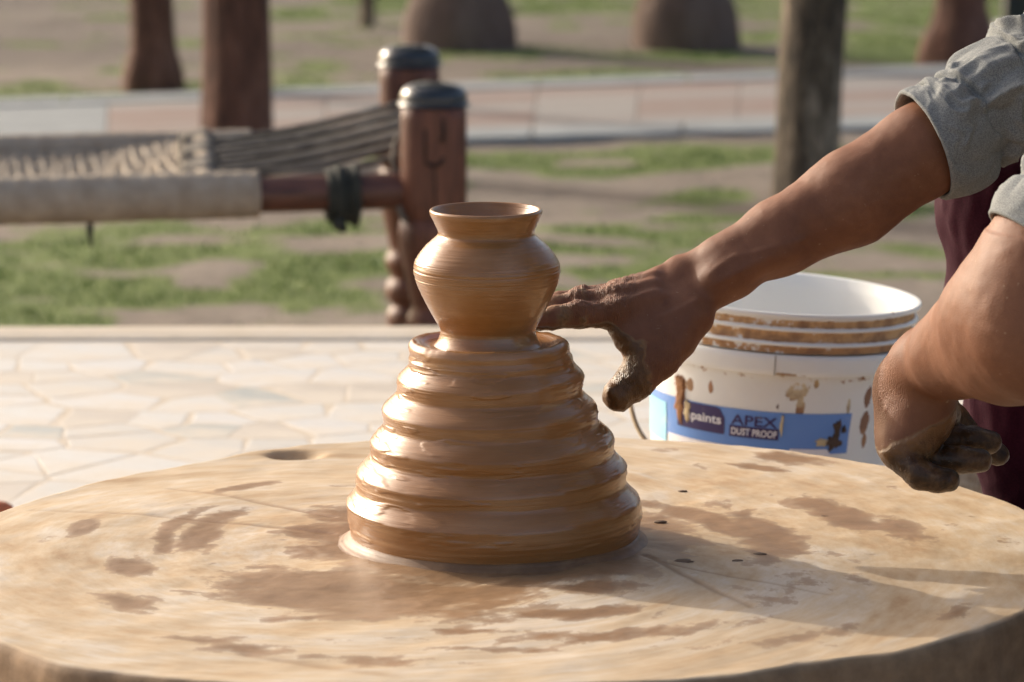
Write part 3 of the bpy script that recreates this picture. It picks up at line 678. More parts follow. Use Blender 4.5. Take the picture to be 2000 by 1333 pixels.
# ------------------------------------------------------------------ the potter
person = tag(empty('person', (.80, .08, Z_PLAT)), 'person in grey rolled-sleeve shirt and maroon trousers crouching with one hand on the pot', 'person')
# --- far arm: hand laid against the pot, thumb hanging down
W = [q_(1342, 566, .120), q_(1420, 519, .128), q_(1521, 464, .138), q_(1662, 388, .152), q_(1800, 295, .168), q_(1868, 250, .178), q_(2005, 172, .195)]
fa = Field((.0, -.02, .60), (.56, .31, .98), .0019)
fa.chain(W[1:], [.0265, .0335, .0430, .0420, .0370, .0350], k=.012)
up_ = np.array([.25, .0, 1.0])
fa.cap(q_(1330, 540, .128), q_(1425, 506, .134), .0155, .0215, .014); fa.cap(q_(1356, 590, .108), q_(1428, 536, .120), .0165, .0225, .014)
fa.cap(q_(1415, 500, .122), q_(1560, 415, .126), .0060, .0110, .02); fa.cap(q_(1400, 545, .100), q_(1540, 482, .108), .0050, .0090, .02)
fa.cap(q_(1326, 521, .135), q_(1345, 524, .136), .0085, .0095, .014)               # ulna knob
MCP = dict(i=q_(1196, 612, .078), m=q_(1196, 585, .094), r=q_(1206, 574, .113), l=q_(1226, 570, .131))
wr = dict(i=q_(1338, 590, .110), m=q_(1330, 570, .118), r=q_(1326, 552, .126), l=q_(1326, 545, .134))
for kf, r0, r1 in (('i', .0150, .0128), ('m', .0145, .0120), ('r', .0138, .0114), ('l', .0128, .0104)): fa.cap(wr[kf], MCP[kf], r0, r1, .012)
fing = dict(i=[MCP['i'], q_(1128, 614, .068), q_(1082, 620, .062), q_(1050, 626, .057)],
            m=[MCP['m'], q_(1128, 590, .090), q_(1084, 598, .084), q_(1054, 608, .078)],
            r=[MCP['r'], q_(1138, 582, .113), q_(1094, 590, .108), q_(1062, 602, .101)],
            l=[MCP['l'], q_(1166, 580, .134), q_(1130, 588, .130), q_(1102, 600, .124)])
for kf, rs in (('i', [.0130, .0114, .0104, .0090]), ('m', [.0122, .0108, .0098, .0084]), ('r', [.0114, .0102, .0092, .0080]), ('l', [.0104, .0092, .0084, .0070])):
    fa.chain(fing[kf], rs, k=.0045)
    fa.cap(fing[kf][1]+np.array([0, -.002, .0025]), fing[kf][1]+np.array([.001, -.002, .0025]), rs[1]-.0005, None, .004)
    kn = MCP[kf]+np.array([.002, -.004, .0052]); fa.cap(kn, kn+np.array([.004, 0, .0004]), .0090, None, .008)
    fa.cap(kn+np.array([.004, 0, .0035]), wr[kf]*.6+MCP[kf]*.4+np.array([0, -.008, .0125]), .0030, .0030, .009)   # tendon
th1 = [q_(1352, 618, .098), q_(1318, 662, .086), q_(1288, 700, .076), q_(1244, 742, .066), q_(1207, 773, .060)]
fa.chain(th1, [.0200, .0190, .0174, .0160, .0142], k=.008)
fa.cap(q_(1218, 652, .074), q_(1262, 702, .070), .0090, .0110, .012); fa.cap(q_(1250, 668, .074), q_(1262, 712, .070), .0120, .0110, .012)
fa.cap(q_(1322, 620, .096), q_(1244, 640, .082), .0180, .0105, .016); fa.cap(q_(1290, 655, .086), q_(1226, 660, .076), .0150, .0085, .014)      # web and first interosseous
fa.cap(q_(1300, 640, .100), q_(1262, 690, .084), .0120, .0060, .012)
fa.cap(q_(1196, 764, .050), q_(1212, 782, .052), .0060, .0055, .004, sq=((.5, -.6, .4), 1.0))                      # nail side
V1, Q1 = fa.surf(); V1 = relax(V1, Q1, 2)
N1 = normals(V1, Q1)
mud = np.zeros(len(V1))
for a, b, r, wt in ((fing['i'][0]+[0, 0, -.014], fing['i'][3]+[0, 0, -.012], .0095, 1.1), (fing['i'][1]+[0, 0, -.006], fing['i'][3], .015, .42), (q_(1180, 655, .064), q_(1236, 694, .058), .010, 1.1), (q_(1235, 690, .062), q_(1250, 676, .066), .008, .8),
                    (q_(1222, 740, .052), q_(1196, 772, .050), .021, 1.1), (q_(1200, 785, .056), q_(1240, 778, .062), .013, 1.2), (q_(1236, 702, .058), q_(1222, 735, .052), .009, .9), (fing['m'][1], fing['m'][3], .014, .5)):
    mud = np.maximum(mud, wt*np.clip(1.6-seg_dist(V1, a, b)/r, 0, 1))
mud = np.clip(mud+(fbm(V1*90, 4)-.5)*.9, 0, 1)
wrk = np.zeros(len(V1))
for kf in 'imrl':
    for j_, rr_ in ((0, .020), (1, .014)): wrk = np.maximum(wrk, np.clip(1.5-np.linalg.norm(V1-(fing[kf][j_]+np.array([0, -.004, .008])), axis=1)/rr_, 0, 1))
wrk = np.maximum(wrk, .8*np.clip(1.5-seg_dist(V1, th1[2], th1[3])/.02, 0, 1))
lump = sstep(.42, .7, mud)*(.0004+.0030*(fbm(V1*170, 4)-.40))
fold = -wrk*.0011*sstep(.55, .9, 1-np.abs(2*fbm(V1*np.array([260, 120, 120]), 2)-1)*1.6)
def vein(V, pts, wd, amp):
    P = catmull(pts, 24); d = np.full(len(V), 9.0)
    for a, b in zip(P[:-1], P[1:]): d = np.minimum(d, seg_dist(V, a, b))
    return amp*np.exp(-(d/wd)**2)
vn = vein(V1, [q_(1240, 590, .070), q_(1300, 575, .085), q_(1352, 548, .090), q_(1430, 500, .094), q_(1530, 430, .098), q_(1640, 352, .105)], .0035, .0015)
vn = vn+vein(V1, [q_(1290, 620, .072), q_(1345, 598, .082), q_(1400, 556, .088), q_(1500, 500, .098), q_(1620, 446, .104)], .0032, .0013)+vein(V1, [q_(1430, 500, .094), q_(1480, 492, .096), q_(1560, 470, .10)], .003, .0011)
vn = vn+vein(V1, [q_(1215, 595, .072), q_(1260, 570, .082), q_(1310, 548, .094)], .003, .0013)-vein(V1, [q_(1352, 530, .09), q_(1368, 570, .085), q_(1380, 612, .085)], .002, .0009)
V1 = V1+N1*(lump+fold+vn+(fbm(V1*40, 3)-.5)*.0022)[:, None]
# --- near arm: bent elbow, wrist dropped, fingers curled towards the body
fb = Field((.26, -.34, .52), (.66, .13, .96), .0021)
E2 = q_(2026, 636, -.195)
fb.chain([q_(1782, 742, -.012), q_(1810, 716, -.035), q_(1872, 686, -.085), q_(1945, 652, -.145), E2], [.0290, .0300, .0365, .0455, .0520], k=.02)
fb.chain([E2, q_(2062, 500, -.190), q_(2150, 396, -.178)], [.0540, .0470, .0430], k=.05)
fb.cap(q_(1880, 640, -.115), q_(1975, 590, -.185), .020, .028, .03); fb.cap(q_(1860, 700, -.085), q_(1965, 715, -.165), .018, .024, .03); fb.cap(q_(1800, 690, -.035), q_(1880, 615, -.12), .006, .008, .02)
fb.cap(q_(1975, 590, -.165), q_(2020, 560, -.180), .0370, .0400, .04)          # forearm muscle near the elbow
fb.cap(q_(1745, 752, .000), q_(1752, 760, .002), .0105, .0110, .016)           # knob of the wrist
W2 = q_(1780, 748, -.008)
M2 = dict(l=q_(1752, 884, -.052), r=q_(1744, 866, -.030), m=q_(1744, 846, -.008), i=q_(1752, 832, .014))
for kf, r0, r1 in (('l', .0220, .0140), ('r', .0220, .0145), ('m', .0215, .0145), ('i', .0205, .0140)): fb.cap(W2*.92+M2[kf]*.08, M2[kf], r0, r1, .018)
fb.chain([q_(1800, 772, -.028), q_(1806, 812, -.040), q_(1790, 856, -.046)], [.0205, .0215, .0185], k=.02)       # heel of the hand
fb.chain([q_(1812, 776, .004), q_(1826, 806, .018), q_(1830, 830, .024)], [.0180, .0180, .0150], k=.02)
F2 = dict(l=[M2['l'], q_(1798, 928, -.066), q_(1832, 938, -.070), q_(1852, 938, -.070)],
          r=[M2['r'], q_(1822, 899, -.038), q_(1878, 898, -.046), q_(1914, 900, -.048)],
          m=[M2['m'], q_(1846, 862, -.010), q_(1900, 858, -.016), q_(1934, 865, -.018)],
          i=[M2['i'], q_(1850, 850, .014), q_(1912, 862, .012), q_(1950, 890, .008)])
for kf, rs in (('l', [.0140, .0118, .0112, .0100]), ('r', [.0145, .0122, .0114, .0100]), ('m', [.0145, .0122, .0112, .0098]), ('i', [.0140, .0120, .0108, .0096])):
    fb.chain(F2[kf], rs, k=.0022); fb.cap(F2[kf][1], F2[kf][1]+np.array([.001, 0, 0]), rs[1]+.0008, None, .004)
fb.chain([q_(1828, 800, .030), q_(1862, 822, .040), q_(1890, 842, .040)], [.0160, .0135, .0105], k=.008)
V2, Q2 = fb.surf(); V2 = relax(V2, Q2, 2); N2 = normals(V2, Q2)
py2 = []
dv = V2-CAM; dep = dv[:, 1]*CP-dv[:, 2]*SP; py2 = 666.5-F*(dv[:, 2]*CP+dv[:, 1]*SP)/dep; px2 = 1000+F*dv[:, 0]/dep
hand_len = sstep(q_(1740, 815, -.03)[2], q_(1740, 850, -.03)[2], V2[:, 2]+(.30*(px2-1740)*-.00045))   # height of the muddy tide line on the hand
mud2 = np.clip(sstep(.0, .022, (q_(1740, 828, -.03)[2]-V2[:, 2])+.55*np.clip(V2[:, 0]-M2['m'][0], -.02, .12))+(fbm(V2*80, 4)-.5)*.7, 0, 1)
mud2 = np.where(py2 < 765, 0, mud2)
V2 = V2+N2*(vein(V2, [q_(1735, 800, -.04), q_(1765, 750, -.035), q_(1820, 690, -.07), q_(1880, 620, -.14), q_(1930, 540, -.21)], .004, .0016)+vein(V2, [q_(1790, 770, -.04), q_(1830, 725, -.07), q_(1890, 690, -.13), q_(1960, 650, -.21)], .0035, .0013)+(fbm(V2*30, 3)-.5)*.003)[:, None]
V2 = V2+N2*(sstep(.45, .75, mud2)*(.0003+.0020*(fbm(V2*170, 4)-.38)))[:, None]
wrk2 = np.zeros(len(V2)); wrk2 = np.maximum(wrk2, .8*np.clip(1.5-np.linalg.norm(V2-W2, axis=1)/.04, 0, 1))
# --- the rest of the body, under the clothes and outside the picture
SHR, SHL = q_(2290, -50, .22), V3((.575, -.150, 1.005))
PEL = V3((.93, .06, .47)); CH = V3((.72, .04, .98)); NK = V3((.665, .035, 1.13)); HD = V3((.585, .03, 1.265))
KR, AR = q_(1966, 410, .30), V3((.528, .335, .39)); KL, AL = V3((.66, -.36, .78)), V3((.70, -.30, .39))
fc = Field((.36, -.52, .28), (1.16, .52, 1.46), .0062)
fc.chain([PEL, PEL*.5+CH*.5, CH, NK], [.115, .115, .10, .05], k=.06, sq=((0, 1, 0), .8)); fc.cap(SHR, SHL, .052, None, .06)
fc.chain([SHR, W[-1], W[-2]], [.046, .034, .030], k=.02); fc.chain([SHL, q_(2150, 396, -.178)], [.048, .040], k=.02)
for kn, an in ((KR, AR), (KL, AL)):
    fc.chain([PEL+(0, .07*np.sign(kn[1]), 0), kn, an], [.080, .050, .034], k=.03)
    hl = V3((an[0]+.035, an[1], Z_PLAT+.028)); bl = V3((an[0]-.10, an[1], Z_PLAT+.022)); fc.cap(an, hl, .034, .028, .02); fc.chain([hl, bl], [.028, .022], k=.015); fc.cap(an, bl, .03, .022, .02)
    for j in range(5): fc.cap(bl+(0, -.032+.016*j, 0), bl+(-.045+.006*abs(j-1.5), -.034+.017*j, -.010), .0105, .0088, .006)
# the head looks at the pot
fd = Vector((MC[0]-HD[0], 0, Z_WHEEL+.25-HD[2])).normalized(); FDv = np.array(fd); UPv = np.array([-fd.z, 0, fd.x]); UPv = UPv if UPv[2] > 0 else -UPv; SDv = np.cross(FDv, UPv)
hp_ = lambda f_, u, s_: HD+FDv*f_+UPv*u+SDv*s_
fc.chain([CH*.2+NK*.8, NK, hp_(-.02, -.07, 0)], [.060, .055, .054], k=.03)
fh = Field(HD-.2, HD+.2, .0042)
fh.chain([CH*.35+NK*.65, NK, hp_(-.03, -.06, 0)], [.058, .054, .054], k=.03)
fh.cap(hp_(-.03, .05, 0), hp_(.015, .045, 0), .080, .076, .03); fh.cap(hp_(.03, -.01, 0), hp_(.05, -.085, 0), .062, .034, .04)
for s_ in (-1, 1):
    fh.cap(hp_(.02, -.06, .045*s_), hp_(.06, -.09, .012*s_), .022, .022, .02); fh.cap(hp_(.078, .028, .042*s_), hp_(.086, .030, .012*s_), .010, .010, .012)
    fh.cap(hp_(.096, .008, .032*s_), hp_(.098, .008, .032*s_), .013, None, .006, sub=True); fh.cap(hp_(.078, .008, .032*s_), hp_(.079, .008, .032*s_), .0125, None, .002)
    fh.chain([hp_(-.015, .030, .076*s_), hp_(-.022, .008, .082*s_), hp_(-.006, -.022, .076*s_)], [.014, .012, .009], k=.006, sq=(SDv, 1.8)); fh.cap(hp_(.062, -.022, .045*s_), hp_(.06, -.02, .045*s_), .02, None, .02)
    fh.cap(hp_(.098, -.032, .010*s_), hp_(.098, -.032, .012*s_), .0085, None, .006)
fh.chain([hp_(.084, .022, 0), hp_(.100, -.005, 0), hp_(.113, -.030, 0)], [.009, .0105, .0115], k=.008); fh.cap(hp_(.088, -.056, -.020), hp_(.088, -.056, .020), .0075, None, .005); fh.cap(hp_(.086, -.067, -.017), hp_(.086, -.067, .017), .008, None, .004); fh.cap(hp_(.082, -.098, -.008), hp_(.082, -.098, .008), .016, None, .015)
V3_, Q3 = fc.surf(); V4, Q4 = fh.surf(); V4 = relax(V4, Q4, 1)
VV = np.concatenate([V1, V2, V3_, V4]); QQ = np.concatenate([Q1, Q2+len(V1), Q3+len(V1)+len(V2), Q4+len(V1)+len(V2)+len(V3_)])
org = np.array(person.location)
me = mesh('body', VV-org, QQ); zro = np.zeros(len(V3_)+len(V4)); attr(me, 'mud', np.concatenate([mud, mud2, zro])); attr(me, 'wrinkle', np.concatenate([wrk, wrk2, zro])); attr(me, 'ochre', np.concatenate([np.full(len(V1), .42), .9*sstep(.034, .006, (q_(1740, 828, -.03)[2]-V2[:, 2])+.35*np.clip(V2[:, 0]-M2['m'][0], -.02, .12)+(fbm(V2*60, 3)-.5)*.02), zro]))
t = MT('skin', rough=.5)
na = t.noise(9, 5, .6); nb_ = t.noise(70, 6, .65); pores = t.vor(700, None, 'DISTANCE_TO_EDGE'); fine = t.vor(330, t.coord((1, 1, 1.0)), 'DISTANCE_TO_EDGE')
skin = t.ramp(t.math('ADD', t.math('MULTIPLY', na, .6), t.math('MULTIPLY', nb_, .4)), [(.3, (.135, .051, .024)), (.55, (.195, .080, .040)), (.75, (.26, .12, .066))])
mm = t.ramp(t.attr('mud'), [(.42, 0.0), (.58, 1.0)])
mudcol = t.ramp(nb_, [(.34, (.024, .010, .0030)), (.52, (.066, .030, .011)), (.70, (.16, .088, .038))])
mudcol = t.mix(t.attr('ochre'), mudcol, (.22, .096, .028))
edgec = t.ramp(t.attr('mud'), [(.3, 0.0), (.44, .45), (.52, .35), (.62, 0.0)])
c = t.mix(mm, skin, mudcol); c = t.mix(edgec, c, (.30, .185, .085)); c = t.mix(t.ramp(t.noise(210, 3, .6), [(.69, 0.0), (.73, .5)]), c, (.38, .26, .16)); t.set('Base Color', c)
t.set('Roughness', t.ramp(mm, [(0, .58), (1, .30)])); t.set('Specular IOR Level', t.ramp(mm, [(0, .3), (1, .4)]))
t.set('Subsurface Weight', t.math('MULTIPLY', t.math('SUBTRACT', 1.0, mm), .12)); t.set('Subsurface Radius', (.006, .0025, .0012)); t.set('Subsurface Scale', 1.0)
wv = t.n('ShaderNodeTexWave', wave_type='BANDS', bands_direction='X'); wv.inputs['Scale'].default_value = 190; wv.inputs['Distortion'].default_value = 9; wv.inputs['Detail'].default_value = 3; wv.inputs['Detail Scale'].default_value = 1.5
t.L(t.coord(), wv.inputs[0])
b = t.bump(t.math('MULTIPLY', wv.outputs['Fac'], t.attr('wrinkle')), .55, .0018); b = t.bump(t.ramp(fine, [(0, 0.0), (.15, 1.0)]), .12, .0008, b); dustm = t.ramp(t.noise(190, 3, .6), [(.70, 0.0), (.74, .55)]); b = t.bump(t.noise(26, 5, .6), .10, .006, b); b = t.bump(t.ramp(pores, [(0, 0.0), (.2, 1.0)]), .06, .0005, b); t.bump(t.math('MULTIPLY', nb_, mm), .7, .004, b)
M_SKIN = t.m
obj('body', me, M_SKIN, person)
# hair
m = 40; VA = []
uu, vv = np.meshgrid(np.linspace(0.02, 1.95, 34), np.linspace(0, 2*np.pi, 60, endpoint=False), indexing='ij')
dirs = np.cos(uu)[..., None]*UPv+np.sin(uu)[..., None]*(np.cos(vv)[..., None]*-FDv+np.sin(vv)[..., None]*SDv)
frontness = (dirs@FDv); rad_ = .092*(1+.0*uu)+.004
P = (hp_(-.010, .048, 0)+dirs*rad_[..., None])
lim = np.where(frontness > .15, .055-.02*frontness, -1); pr = (P-HD)@UPv
P = P-np.where((pr < lim+.0) & (frontness > .1), .045, 0)[..., None]*dirs
P = P+dirs*((fbm(P.reshape(-1, 3)*60, 4)-.4).reshape(uu.shape)*.016)[..., None]
t = MT('hair', (.012, .010, .009), .45); t.bump(t.noise(180, 3, .6, t.coord((1, 1, .15))), .8, .006)
obj('hair', mesh('hair', P.reshape(-1, 3)-org, grid_faces(34, 60)), t.m, person)
# --- shirt: torso and the two sleeves, rolled up
def fabric(name, c1, c2, scale=900, rough=.9, sheen=.05):
    t = MT(name, rough=rough); a = t.noise(scale, 3, .7); b_ = t.noise(30, 5, .6); wf = t.n('ShaderNodeTexWave', wave_type='BANDS', bands_direction='DIAGONAL'); wf.inputs['Scale'].default_value = 420; wf.inputs['Distortion'].default_value = 3; t.L(t.coord(), wf.inputs[0])
    t.set('Base Color', t.mix(t.ramp(a, [(.35, 0.0), (.65, 1.0)]), t.mix(b_, c1, tuple(x*1.12 for x in c1)), c2)); t.set('Specular IOR Level', .12); t.set('Sheen Weight', sheen); t.set('Sheen Roughness', .4)
    b2 = t.bump(a, .30, .0010); t.bump(wf.outputs['Fac'], .12, .0006, b2); return t.m
M_SHIRT = fabric('grey_melange', (.115, .124, .128), (.30, .305, .295)); M_TROUSER = fabric('maroon_cloth', (.024, .0026, .0085), (.040, .0052, .015), 500, .85, .0)
def sleeve(pts, rad, seed, cuffs, nu=260, nv=220, flat=None):
    P = catmull(np.c_[np.array(pts), rad], nu); C_, R_ = P[:, :3], P[:, 3]; s = np.r_[0, np.cumsum(np.linalg.norm(np.diff(C_, axis=0), axis=1))]
    T, N, B = frames(C_); thv = np.linspace(0, 2*np.pi, nv, endpoint=False)
    ss, tt = np.meshgrid(s, thv, indexing='ij'); flt = lambda A: A.ravel()
    cc, sn = np.cos(flt(tt)), np.sin(flt(tt)); sv = flt(ss)
    wv1 = fbm(np.c_[cc*1.1+seed, sn*1.1, sv*9], 3)
    nz1 = fbm(np.c_[cc*.9+seed*2, sn*.9, sv*22+wv1*3.0], 3); rid = (1-np.abs(2*nz1-1)*2.2).clip(0, 1)**1.6
    nz2 = fbm(np.c_[cc*2.0+seed*3, sn*2.0, sv*75+wv1*4], 3); rid2 = (1-np.abs(2*nz2-1)*2.2).clip(0, 1)**1.2
    loose = sstep(.0, .06, sv)
    r = np.repeat(R_, nv)+(rid-.22)*(.0048+.0095*loose)*sstep(-.01, .02, sv)+(rid2-.3)*.0010+(wv1-.5)*.016*loose
    for (c0, wd, amp) in cuffs: sk = sv+(.010*np.sin(flt(tt)*1+seed)+.008*(fbm(np.c_[cc*1.5, sn*1.5, 0*cc+seed], 2)-.5)); r = r+amp*np.exp(-((sk-c0)/wd)**2)
    r = np.maximum(r, np.repeat(R_, nv)-.0035).reshape(nu, nv)
    V = C_[:, None]+r[..., None]*(np.cos(tt)[..., None]*N[:, None]+np.sin(tt)[..., None]*B[:, None])
    inner = V[0][None]+np.array([.0, .0008, .0012, .0008, -.001, -.004])[:, None, None]*-1*((V[0]-C_[0])/np.linalg.norm(V[0]-C_[0], axis=1)[:, None])[None]*0
    outd = (V[0]-C_[0])/np.linalg.norm(V[0]-C_[0], axis=1)[:, None]
    lip = [V[0]-outd*d_+T[0]*l_ for d_, l_ in ((.0062, .030), (.0058, .012), (.0052, .0015), (.0034, -.0014), (.0014, -.0012))]
    V = np.concatenate([np.array(lip), V]); return V.reshape(-1, 3), grid_faces(nu+5, nv)
v1, f1 = sleeve([q_(1805, 284, .168), q_(1852, 263, .175), q_(1902, 226, .184), q_(1952, 188, .192), q_(2020, 158, .20), q_(2150, 60, .212), SHR+(.0, -.01, .0)], [.0530, .0510, .0470, .0470, .0500, .056, .066], 3.1,
                [(.048, .0045, -.0085), (.030, .018, .0025), (.082, .016, .0050), (.104, .004, -.006), (.125, .018, .006)])
v2, f2 = sleeve([q_(2058, 508, -.190), q_(2102, 450, -.184), q_(2150, 396, -.178), q_(2230, 320, -.168), SHL+(-.02, 0, -.02), SHL+(.02, .02, 0)], [.0655, .0640, .062, .060, .064, .070], 8.7, [(.05, .005, -.007), (.03, .02, .003), (.08, .016, .004)])
fs = Field((.50, -.34, .36), (1.16, .40, 1.22), .0065)
fs.chain([PEL+(.01, 0, -.02), PEL*.5+CH*.5, CH], [.140, .138, .120], k=.07, sq=((0, 1, 0), .78)); fs.cap(SHR, SHL, .068, .068, .07); fs.cap(CH, NK+(.01, 0, -.02), .11, .062, .05); fs.cap(NK+(-.005, 0, .0), NK+(-.02, 0, .06), .058, .058, .006, sub=True)
vs, qs = fs.surf(); ns = normals(vs, qs); vs = vs+ns*((1-np.abs(2*fbm(vs*np.array([9, 9, 16]), 3)-1)*2)*.008)[:, None]
VV = np.concatenate([v1, v2, vs]); QQ = np.concatenate([f1, f2+len(v1), qs+len(v1)+len(v2)])
obj('shirt', mesh('shirt', VV-org, QQ), M_SHIRT, person)
# --- trousers
ft = Field((.36, -.50, .33), (1.16, .50, .98), .0050)
for kn, an, sy in ((KR, AR, 1), (KL, AL, -1)):
    up = kn*.3+an*.7; ft.chain([PEL+(0, .075*sy, 0), kn*.6+(PEL+(0, .075*sy, 0))*.4, kn+(0, 0, .002), kn*.75+an*.25, kn*.45+an*.55, up*.4+an*.6, an+(0, 0, -.005)], [.105, .078, .0600, .0575, .0520, .0470, .0440], k=.03)
ft.cap(PEL+(0, -.05, .01), PEL+(0, .05, .01), .128, None, .05)
vt, qt = ft.surf(); vt = relax(vt, qt, 1); nt_ = normals(vt, qt)
fl_ = fbm(vt*np.array([22, 22, 9])+3, 3); vt = vt+nt_*((1-np.abs(2*fl_-1)*2.4).clip(-.3, 1)*.0055)[:, None]
obj('trousers', mesh('trousers', vt-org, qt), M_TROUSER, person)

# ------------------------------------------------------------------ slab behind the wheel, beside the trousers; scrap at the left edge
t = MT('mudded_stone', rough=.85); n1 = t.noise(40, 7, .65); geo = t.n('ShaderNodeNewGeometry'); sx = t.n('ShaderNodeSeparateXYZ'); t.L(geo.outputs['Normal'], sx.inputs[0])
t.set('Base Color', t.ramp(n1, [(.35, (.26, .17, .10)), (.6, (.50, .42, .32)), (.75, (.66, .62, .54))])); t.bump(n1, .6, .006); M_STONE = t.m
a, b = onz(1935, 908, .405), onz(1935, 838, .405)
cs_ = []; nxx, nyy = 40, 16
uu, vv = np.meshgrid(np.linspace(0, 1, nxx), np.linspace(0, 1, nyy), indexing='ij')
x0 = onz(1872, 905, .405)[0]
X_ = x0+uu*.42; Y_ = a[1]+vv*(b[1]-a[1]); 
jag = (fbm(np.c_[X_.ravel()*45, Y_.ravel()*10, 0*X_.ravel()], 4)-.5).reshape(X_.shape)
Y_ = Y_+np.where(vv < .01, jag*.02, 0)+np.where(vv > .99, jag*.03, 0); X_ = X_+np.where(uu < .01, jag*.02, 0)
Zt = .405+jag*.006; top_ = np.stack([X_, Y_, Zt], -1)
ringi = [(i, 0) for i in range(nxx)]+[(nxx-1, j) for j in range(1, nyy)]+[(i, nyy-1) for i in range(nxx-2, -1, -1)]+[(0, j) for j in range(nyy-2, 0, -1)]
V = list(top_.reshape(-1, 3)); F_ = [tuple(q) for q in grid_faces(nxx, nyy, wrap=False, flip=True)]; nb0 = len(V); k = len(ringi)
for z_, off in ((.38, .004), (.34, .0), (Z_PLAT-.002, .004)):
    for (i, j) in ringi: p = top_[i, j].copy(); cdir = np.array([np.sign(i-nxx/2), np.sign(j-nyy/2)]); p[2] = z_; p[:2] += cdir*off*RNG.uniform(0, 1); V.append(p)
idx0 = [i*nyy+j for i, j in ringi]
for lv in range(3):
    A_ = idx0 if lv == 0 else [nb0+(lv-1)*k+q for q in range(k)]; B_ = [nb0+lv*k+q for q in range(k)]
    F_ += [(B_[q], B_[(q+1) % k], A_[(q+1) % k], A_[q]) for q in range(k)]
tag(obj('stone_slab', mesh('stone_slab', np.array(V), F_, False), M_STONE), 'low broken pale slab caked with mud, beside the trouser leg behind the wheel', 'slab')
sc = onz(2, 984, Z_PLAT+.02); v, f, _, _ = lathe([(0, .002), (0, .018), (.006, .021), (.014, .017), (.018, .008), (.019, .001)], 18); v = v*(1+.5*(fbm(v*70, 3)-.5))[:, None]
o = tag(obj('terracotta_lump', mesh('terracotta_lump', v, f), simple('terracotta', (.42, .11, .045), (.55, .17, .07), 50, .8)), 'small orange lump on the platform at the left rim of the wheel', 'lump'); o.location = (sc[0]-.004, sc[1], Z_PLAT+.003)

# ------------------------------------------------------------------ rope cot
M_WOOD = None
t = MT('turned_wood', rough=.55); gr = t.noise(9, 7, .6, t.coord((6, 6, .8))); n2 = t.noise(30, 5, .6, t.coord((5, 5, .5)))
t.set('Base Color', t.ramp(t.math('ADD', t.math('MULTIPLY', gr, .6), t.math('MULTIPLY', n2, .4)), [(.33, (.055, .018, .009)), (.5, (.115, .038, .020)), (.66, (.185, .070, .038))])); t.bump(n2, .3, .003); M_WOOD = t.m
t = MT('rail_wood', rough=.5); gr = t.noise(9, 7, .6, t.coord((.8, 8, 8))); t.set('Base Color', t.ramp(gr, [(.35, (.06, .020, .012)), (.65, (.14, .054, .033))])); M_RAIL = t.m
M_CAP = MT('black_metal', (.014, .016, .018), .28, Metallic=.0, Coat_Weight=.35, Coat_Roughness=.06).m
M_ROPE = simple('pale_rope', (.26, .205, .15), (.42, .35, .27), 25, .9, .5, 150, .004)
M_DARKROPE = simple('grey_rope', (.075, .064, .052), (.20, .172, .14), 30, .9, .5, 150, .004)
M_BLACKROPE = simple('black_rope', (.012, .015, .012), (.045, .045, .035), 30, .9, .6, 150, .006)
YN, YF = 3.22, 3.92
ZR = ony(760, 371, YN)[2]
LN = ony(848, 371, YN); 
LFx = ony(801, 230, YF)[0]
NLr = onz(0, 393, ZR); dirn = (NLr-V3((LN[0], YN, ZR)))[:2]; dirn /= np.linalg.norm(dirn)
Lc = 1.85
corners = [V3((LN[0], YN, 0)), V3((LFx, YF, 0))]
corners += [V3((*(corners[1][:2]+dirn*Lc), 0)), V3((*(corners[0][:2]+dirn*Lc), 0))]
cot = tag(empty('rope_cot', tuple(corners[0])), 'rope-strung wooden cot with turned legs and black metal caps, behind the platform', 'cot')
O = corners[0]
TOPZ = ony(845, 186, YN)[2]; zl = lambda py: ony(848, py, YN)[2]
leg_r = 69/7500*6.62
prof_low = [(0.0, .040), (.012, .046), (.03, .047), (.045, .036), (.055, .045), (.075, .046), (.09, .036), (.10, .047), (.12, .048), (.135, .038), (.15, .046), (.165, .048), (.18, .040), (.20, .044), (.24, .054), (.27, .0605), (.295, .062), (.31, .058)]
